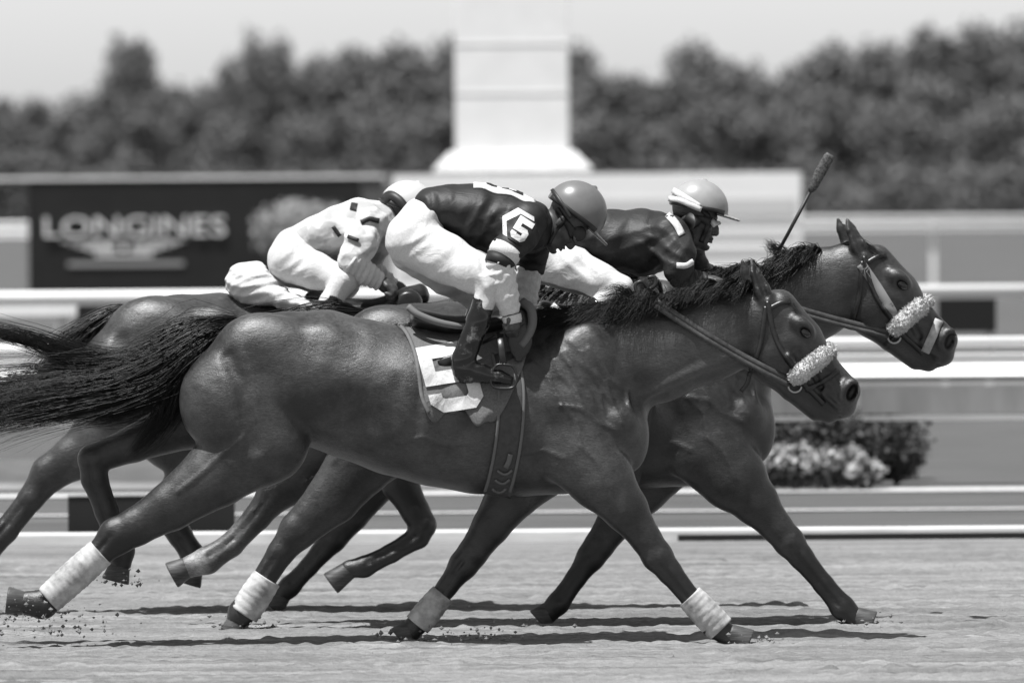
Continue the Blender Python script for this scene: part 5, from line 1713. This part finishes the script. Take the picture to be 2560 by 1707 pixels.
for i, (u, v) in enumerate(sky_line):
    if u < 0 or u > 2600 or u == 1300: continue
    plant(u, v + 4 - 0.0073 * (1280 - u), 395 + prng.uniform(-18, 22), (0.5 if v < 132 and u < 720 else 0.95) * prng.uniform(0.9, 1.15), (i * 5 + 2) % 6, "back")
for i in range(24):
    u = -120 + i * 122 + prng.uniform(-30, 30)
    if u < -40 or u > 2600 or 1190 < u < 1390: continue
    base = np.interp(u, [p[0] for p in sky_line], [p[1] for p in sky_line])
    plant(u, max(base + 80, 235) + prng.uniform(0, 60), 345 + prng.uniform(-15, 15), prng.uniform(1.15, 1.5), (i * 3 + 1) % 6, "front")
# undergrowth closing the foot of the wood
P, F = leaf_cloud(np.random.default_rng(7), [(xc(-150 + 95 * i, 335), 335 + (i % 3), 0.6 + 0.5 * (i % 2), 1.7, 1.2, 1.5 + 0.4 * ((i * 7) % 3)) for i in range(31)], 16000, 0.17)
tag(mesh_obj("undergrowth", P, F, M_LEAF, smooth=False), "dark undergrowth filling the foot of the far wood", "undergrowth", kind="stuff")

# hedge behind the running fence, dark shrubs and white flowers before it
YH = 18.0
P, F = leaf_cloud(np.random.default_rng(8), [(xc(1560 + 36 * i, YH), YH, 0.2, 0.2, 0.22, 0.215 + 0.02 * (i % 3)) for i in range(20)], 15000, 0.022)
hd = empty("hedge", (xc(2150, YH), YH, 0), "clipped dark hedge under the grey banner behind the flowers", "hedge")
mesh_obj("foliage", P, F, M_LEAF3, hd, smooth=False)
vs, fs = boxes([(xc(1560, YH), xc(2240, YH), YH - 0.1, YH + 0.1, 0, 0.32)])
mesh_obj("inner_twigs", vs, fs, M_BARK, hd, smooth=False)
for i, (u, w, hh, lab) in enumerate(((1960, 0.24, 0.36, "dark shrub right behind the leading foreleg"), (2060, 0.2, 0.40, "dark shrub between two others in front of the hedge"), (2165, 0.22, 0.37, "dark shrub at the right end of the white flowers"), (2235, 0.14, 0.24, "small low dark shrub furthest along the hedge"))):
    y = 17.0 - 0.30
    s = empty("shrub", (xc(u, y), y, 0), lab, "shrub", "dark shrubs in front of the hedge")
    r3 = np.random.default_rng(50 + i)
    lob = [(xc(u, y) + r3.uniform(-0.6, 0.6) * w, y + r3.uniform(-0.08, 0.08), hh * r3.uniform(0.3, 0.8), w * 0.55, w * 0.5, hh * 0.32) for _ in range(8)]
    P, F = leaf_cloud(r3, lob, 2600, 0.022)
    mesh_obj("foliage", P, F, M_LEAF2, s, smooth=False)
    tv, tf = trunk_geo(hh * 0.9, 0.012, r3)
    mesh_obj("stem", np.array(tv) + np.array([xc(u, y), y, 0]), tf, M_BARK, s)
for i, (u, hh, lab) in enumerate(((1925, 0.22, "white flowers against the leading foreleg"), (1985, 0.25, "white flowers second from the leading foreleg"), (2050, 0.21, "white flowers under the middle dark shrub"), (2105, 0.24, "white flowers between middle and right shrub"), (2150, 0.15, "low white flowers at the bed's right end"))):
    y = 16.25
    s = empty("flower_clump", (xc(u, y), y, 0), lab, "flowers", "white flower clumps in the bed")
    r3 = np.random.default_rng(70 + i)
    x = xc(u, y)
    P, F = leaf_cloud(r3, [(x, y, hh * 0.45, 0.13, 0.12, hh * 0.45)], 500, 0.02)
    mesh_obj("leaves", P, F, M_LEAF3, s, smooth=False)
    P, F = leaf_cloud(r3, [(x + 0.09 * math.cos(q), y - 0.02 + 0.09 * math.sin(q), hh * (0.7 + 0.12 * (q % 2)), 0.06, 0.06, hh * 0.3) for q in range(5)], 520, 0.018, 0.9)
    mesh_obj("petals", P, F, M_PETAL, s, smooth=False)
# round clipped tree in front of the sign board
YB_ = 60.0
rt = empty("round_tree", (xc(745, YB_), YB_, 0), "round clipped pale tree standing in front of the dark sign board", "tree")
x = xc(752, YB_); z = zc(570, YB_); k = 1 / S(YB_)
P, F = leaf_cloud(np.random.default_rng(9), [(x, YB_, z, 128 * k, 110 * k, 76 * k), (x - 40 * k, YB_, z - 12 * k, 84 * k, 84 * k, 62 * k), (x + 60 * k, YB_, z + 6 * k, 90 * k, 84 * k, 66 * k)], 9000, 0.030)
mesh_obj("crown", P, F, M_LEAF4, rt, smooth=False)
tv, tf = trunk_geo(z, 0.05, np.random.default_rng(3), 0.98)
mesh_obj("trunk", np.array(tv) + np.array([x, YB_, 0]), tf, M_BARK, rt)

# loose clods lying on the harrowed track and kicked up by the hooves
def clods(rng, C, R):
    n = len(C)
    base = np.array([(1, 0, 0), (-1, 0, 0), (0, 1, 0), (0, -1, 0), (0, 0, 1), (0, 0, -1)], float)
    f = np.array([(0, 2, 4), (2, 1, 4), (1, 3, 4), (3, 0, 4), (2, 0, 5), (1, 2, 5), (3, 1, 5), (0, 3, 5)])
    P = C[:, None, :] + base[None] * R[:, None, None] * rng.uniform(0.5, 1.2, (n, 6, 1))
    return P.reshape(-1, 3), (f[None] + 6 * np.arange(n)[:, None, None]).reshape(-1, 3)
rc = np.random.default_rng(21)
n = 3500
C = np.stack([rc.uniform(-3.4, 3.4, n), rc.uniform(-3.2, YK - 0.1, n), np.zeros(n)], 1)
R = 0.003 + 0.008 * rc.random(n) ** 4
C[:, 2] = R * 0.3
P, F = clods(rc, C, R)
tag(mesh_obj("loose_dirt", P, F, M_TRACK, smooth=False), "small loose clods of dirt scattered over the track", "dirt", kind="stuff")
Cs, Rs = [], []
for u, v, y, m, sp in ((60, 1540, -0.1, 110, 70), (150, 1580, -0.1, 90, 90), (600, 1570, 1.1, 70, 45), (1010, 1610, 0.1, 80, 50), (1180, 1625, 0.0, 200, 80), (1380, 1575, 1.3, 60, 40), (1890, 1612, -0.1, 80, 45), (2170, 1565, 1.1, 60, 40), (300, 1450, 0.15, 40, 40)):
    for _ in range(int(m * 1.7)):
        uu, vv = u + rc.normal() * sp, v - abs(rc.normal()) * sp * 0.45 + 12
        yy = y + rc.normal() * 0.12
        x, z = pw(uu, vv, yy)
        Cs.append((float(x), yy, max(float(z), 0.004))); Rs.append(0.0015 + 0.010 * rc.random() ** 3)
P, F = clods(rc, np.array(Cs), np.array(Rs))
tag(mesh_obj("flying_dirt", P, F, M_TRACK, smooth=False), "clods of dirt kicked up around the galloping hooves", "dirt", kind="stuff")
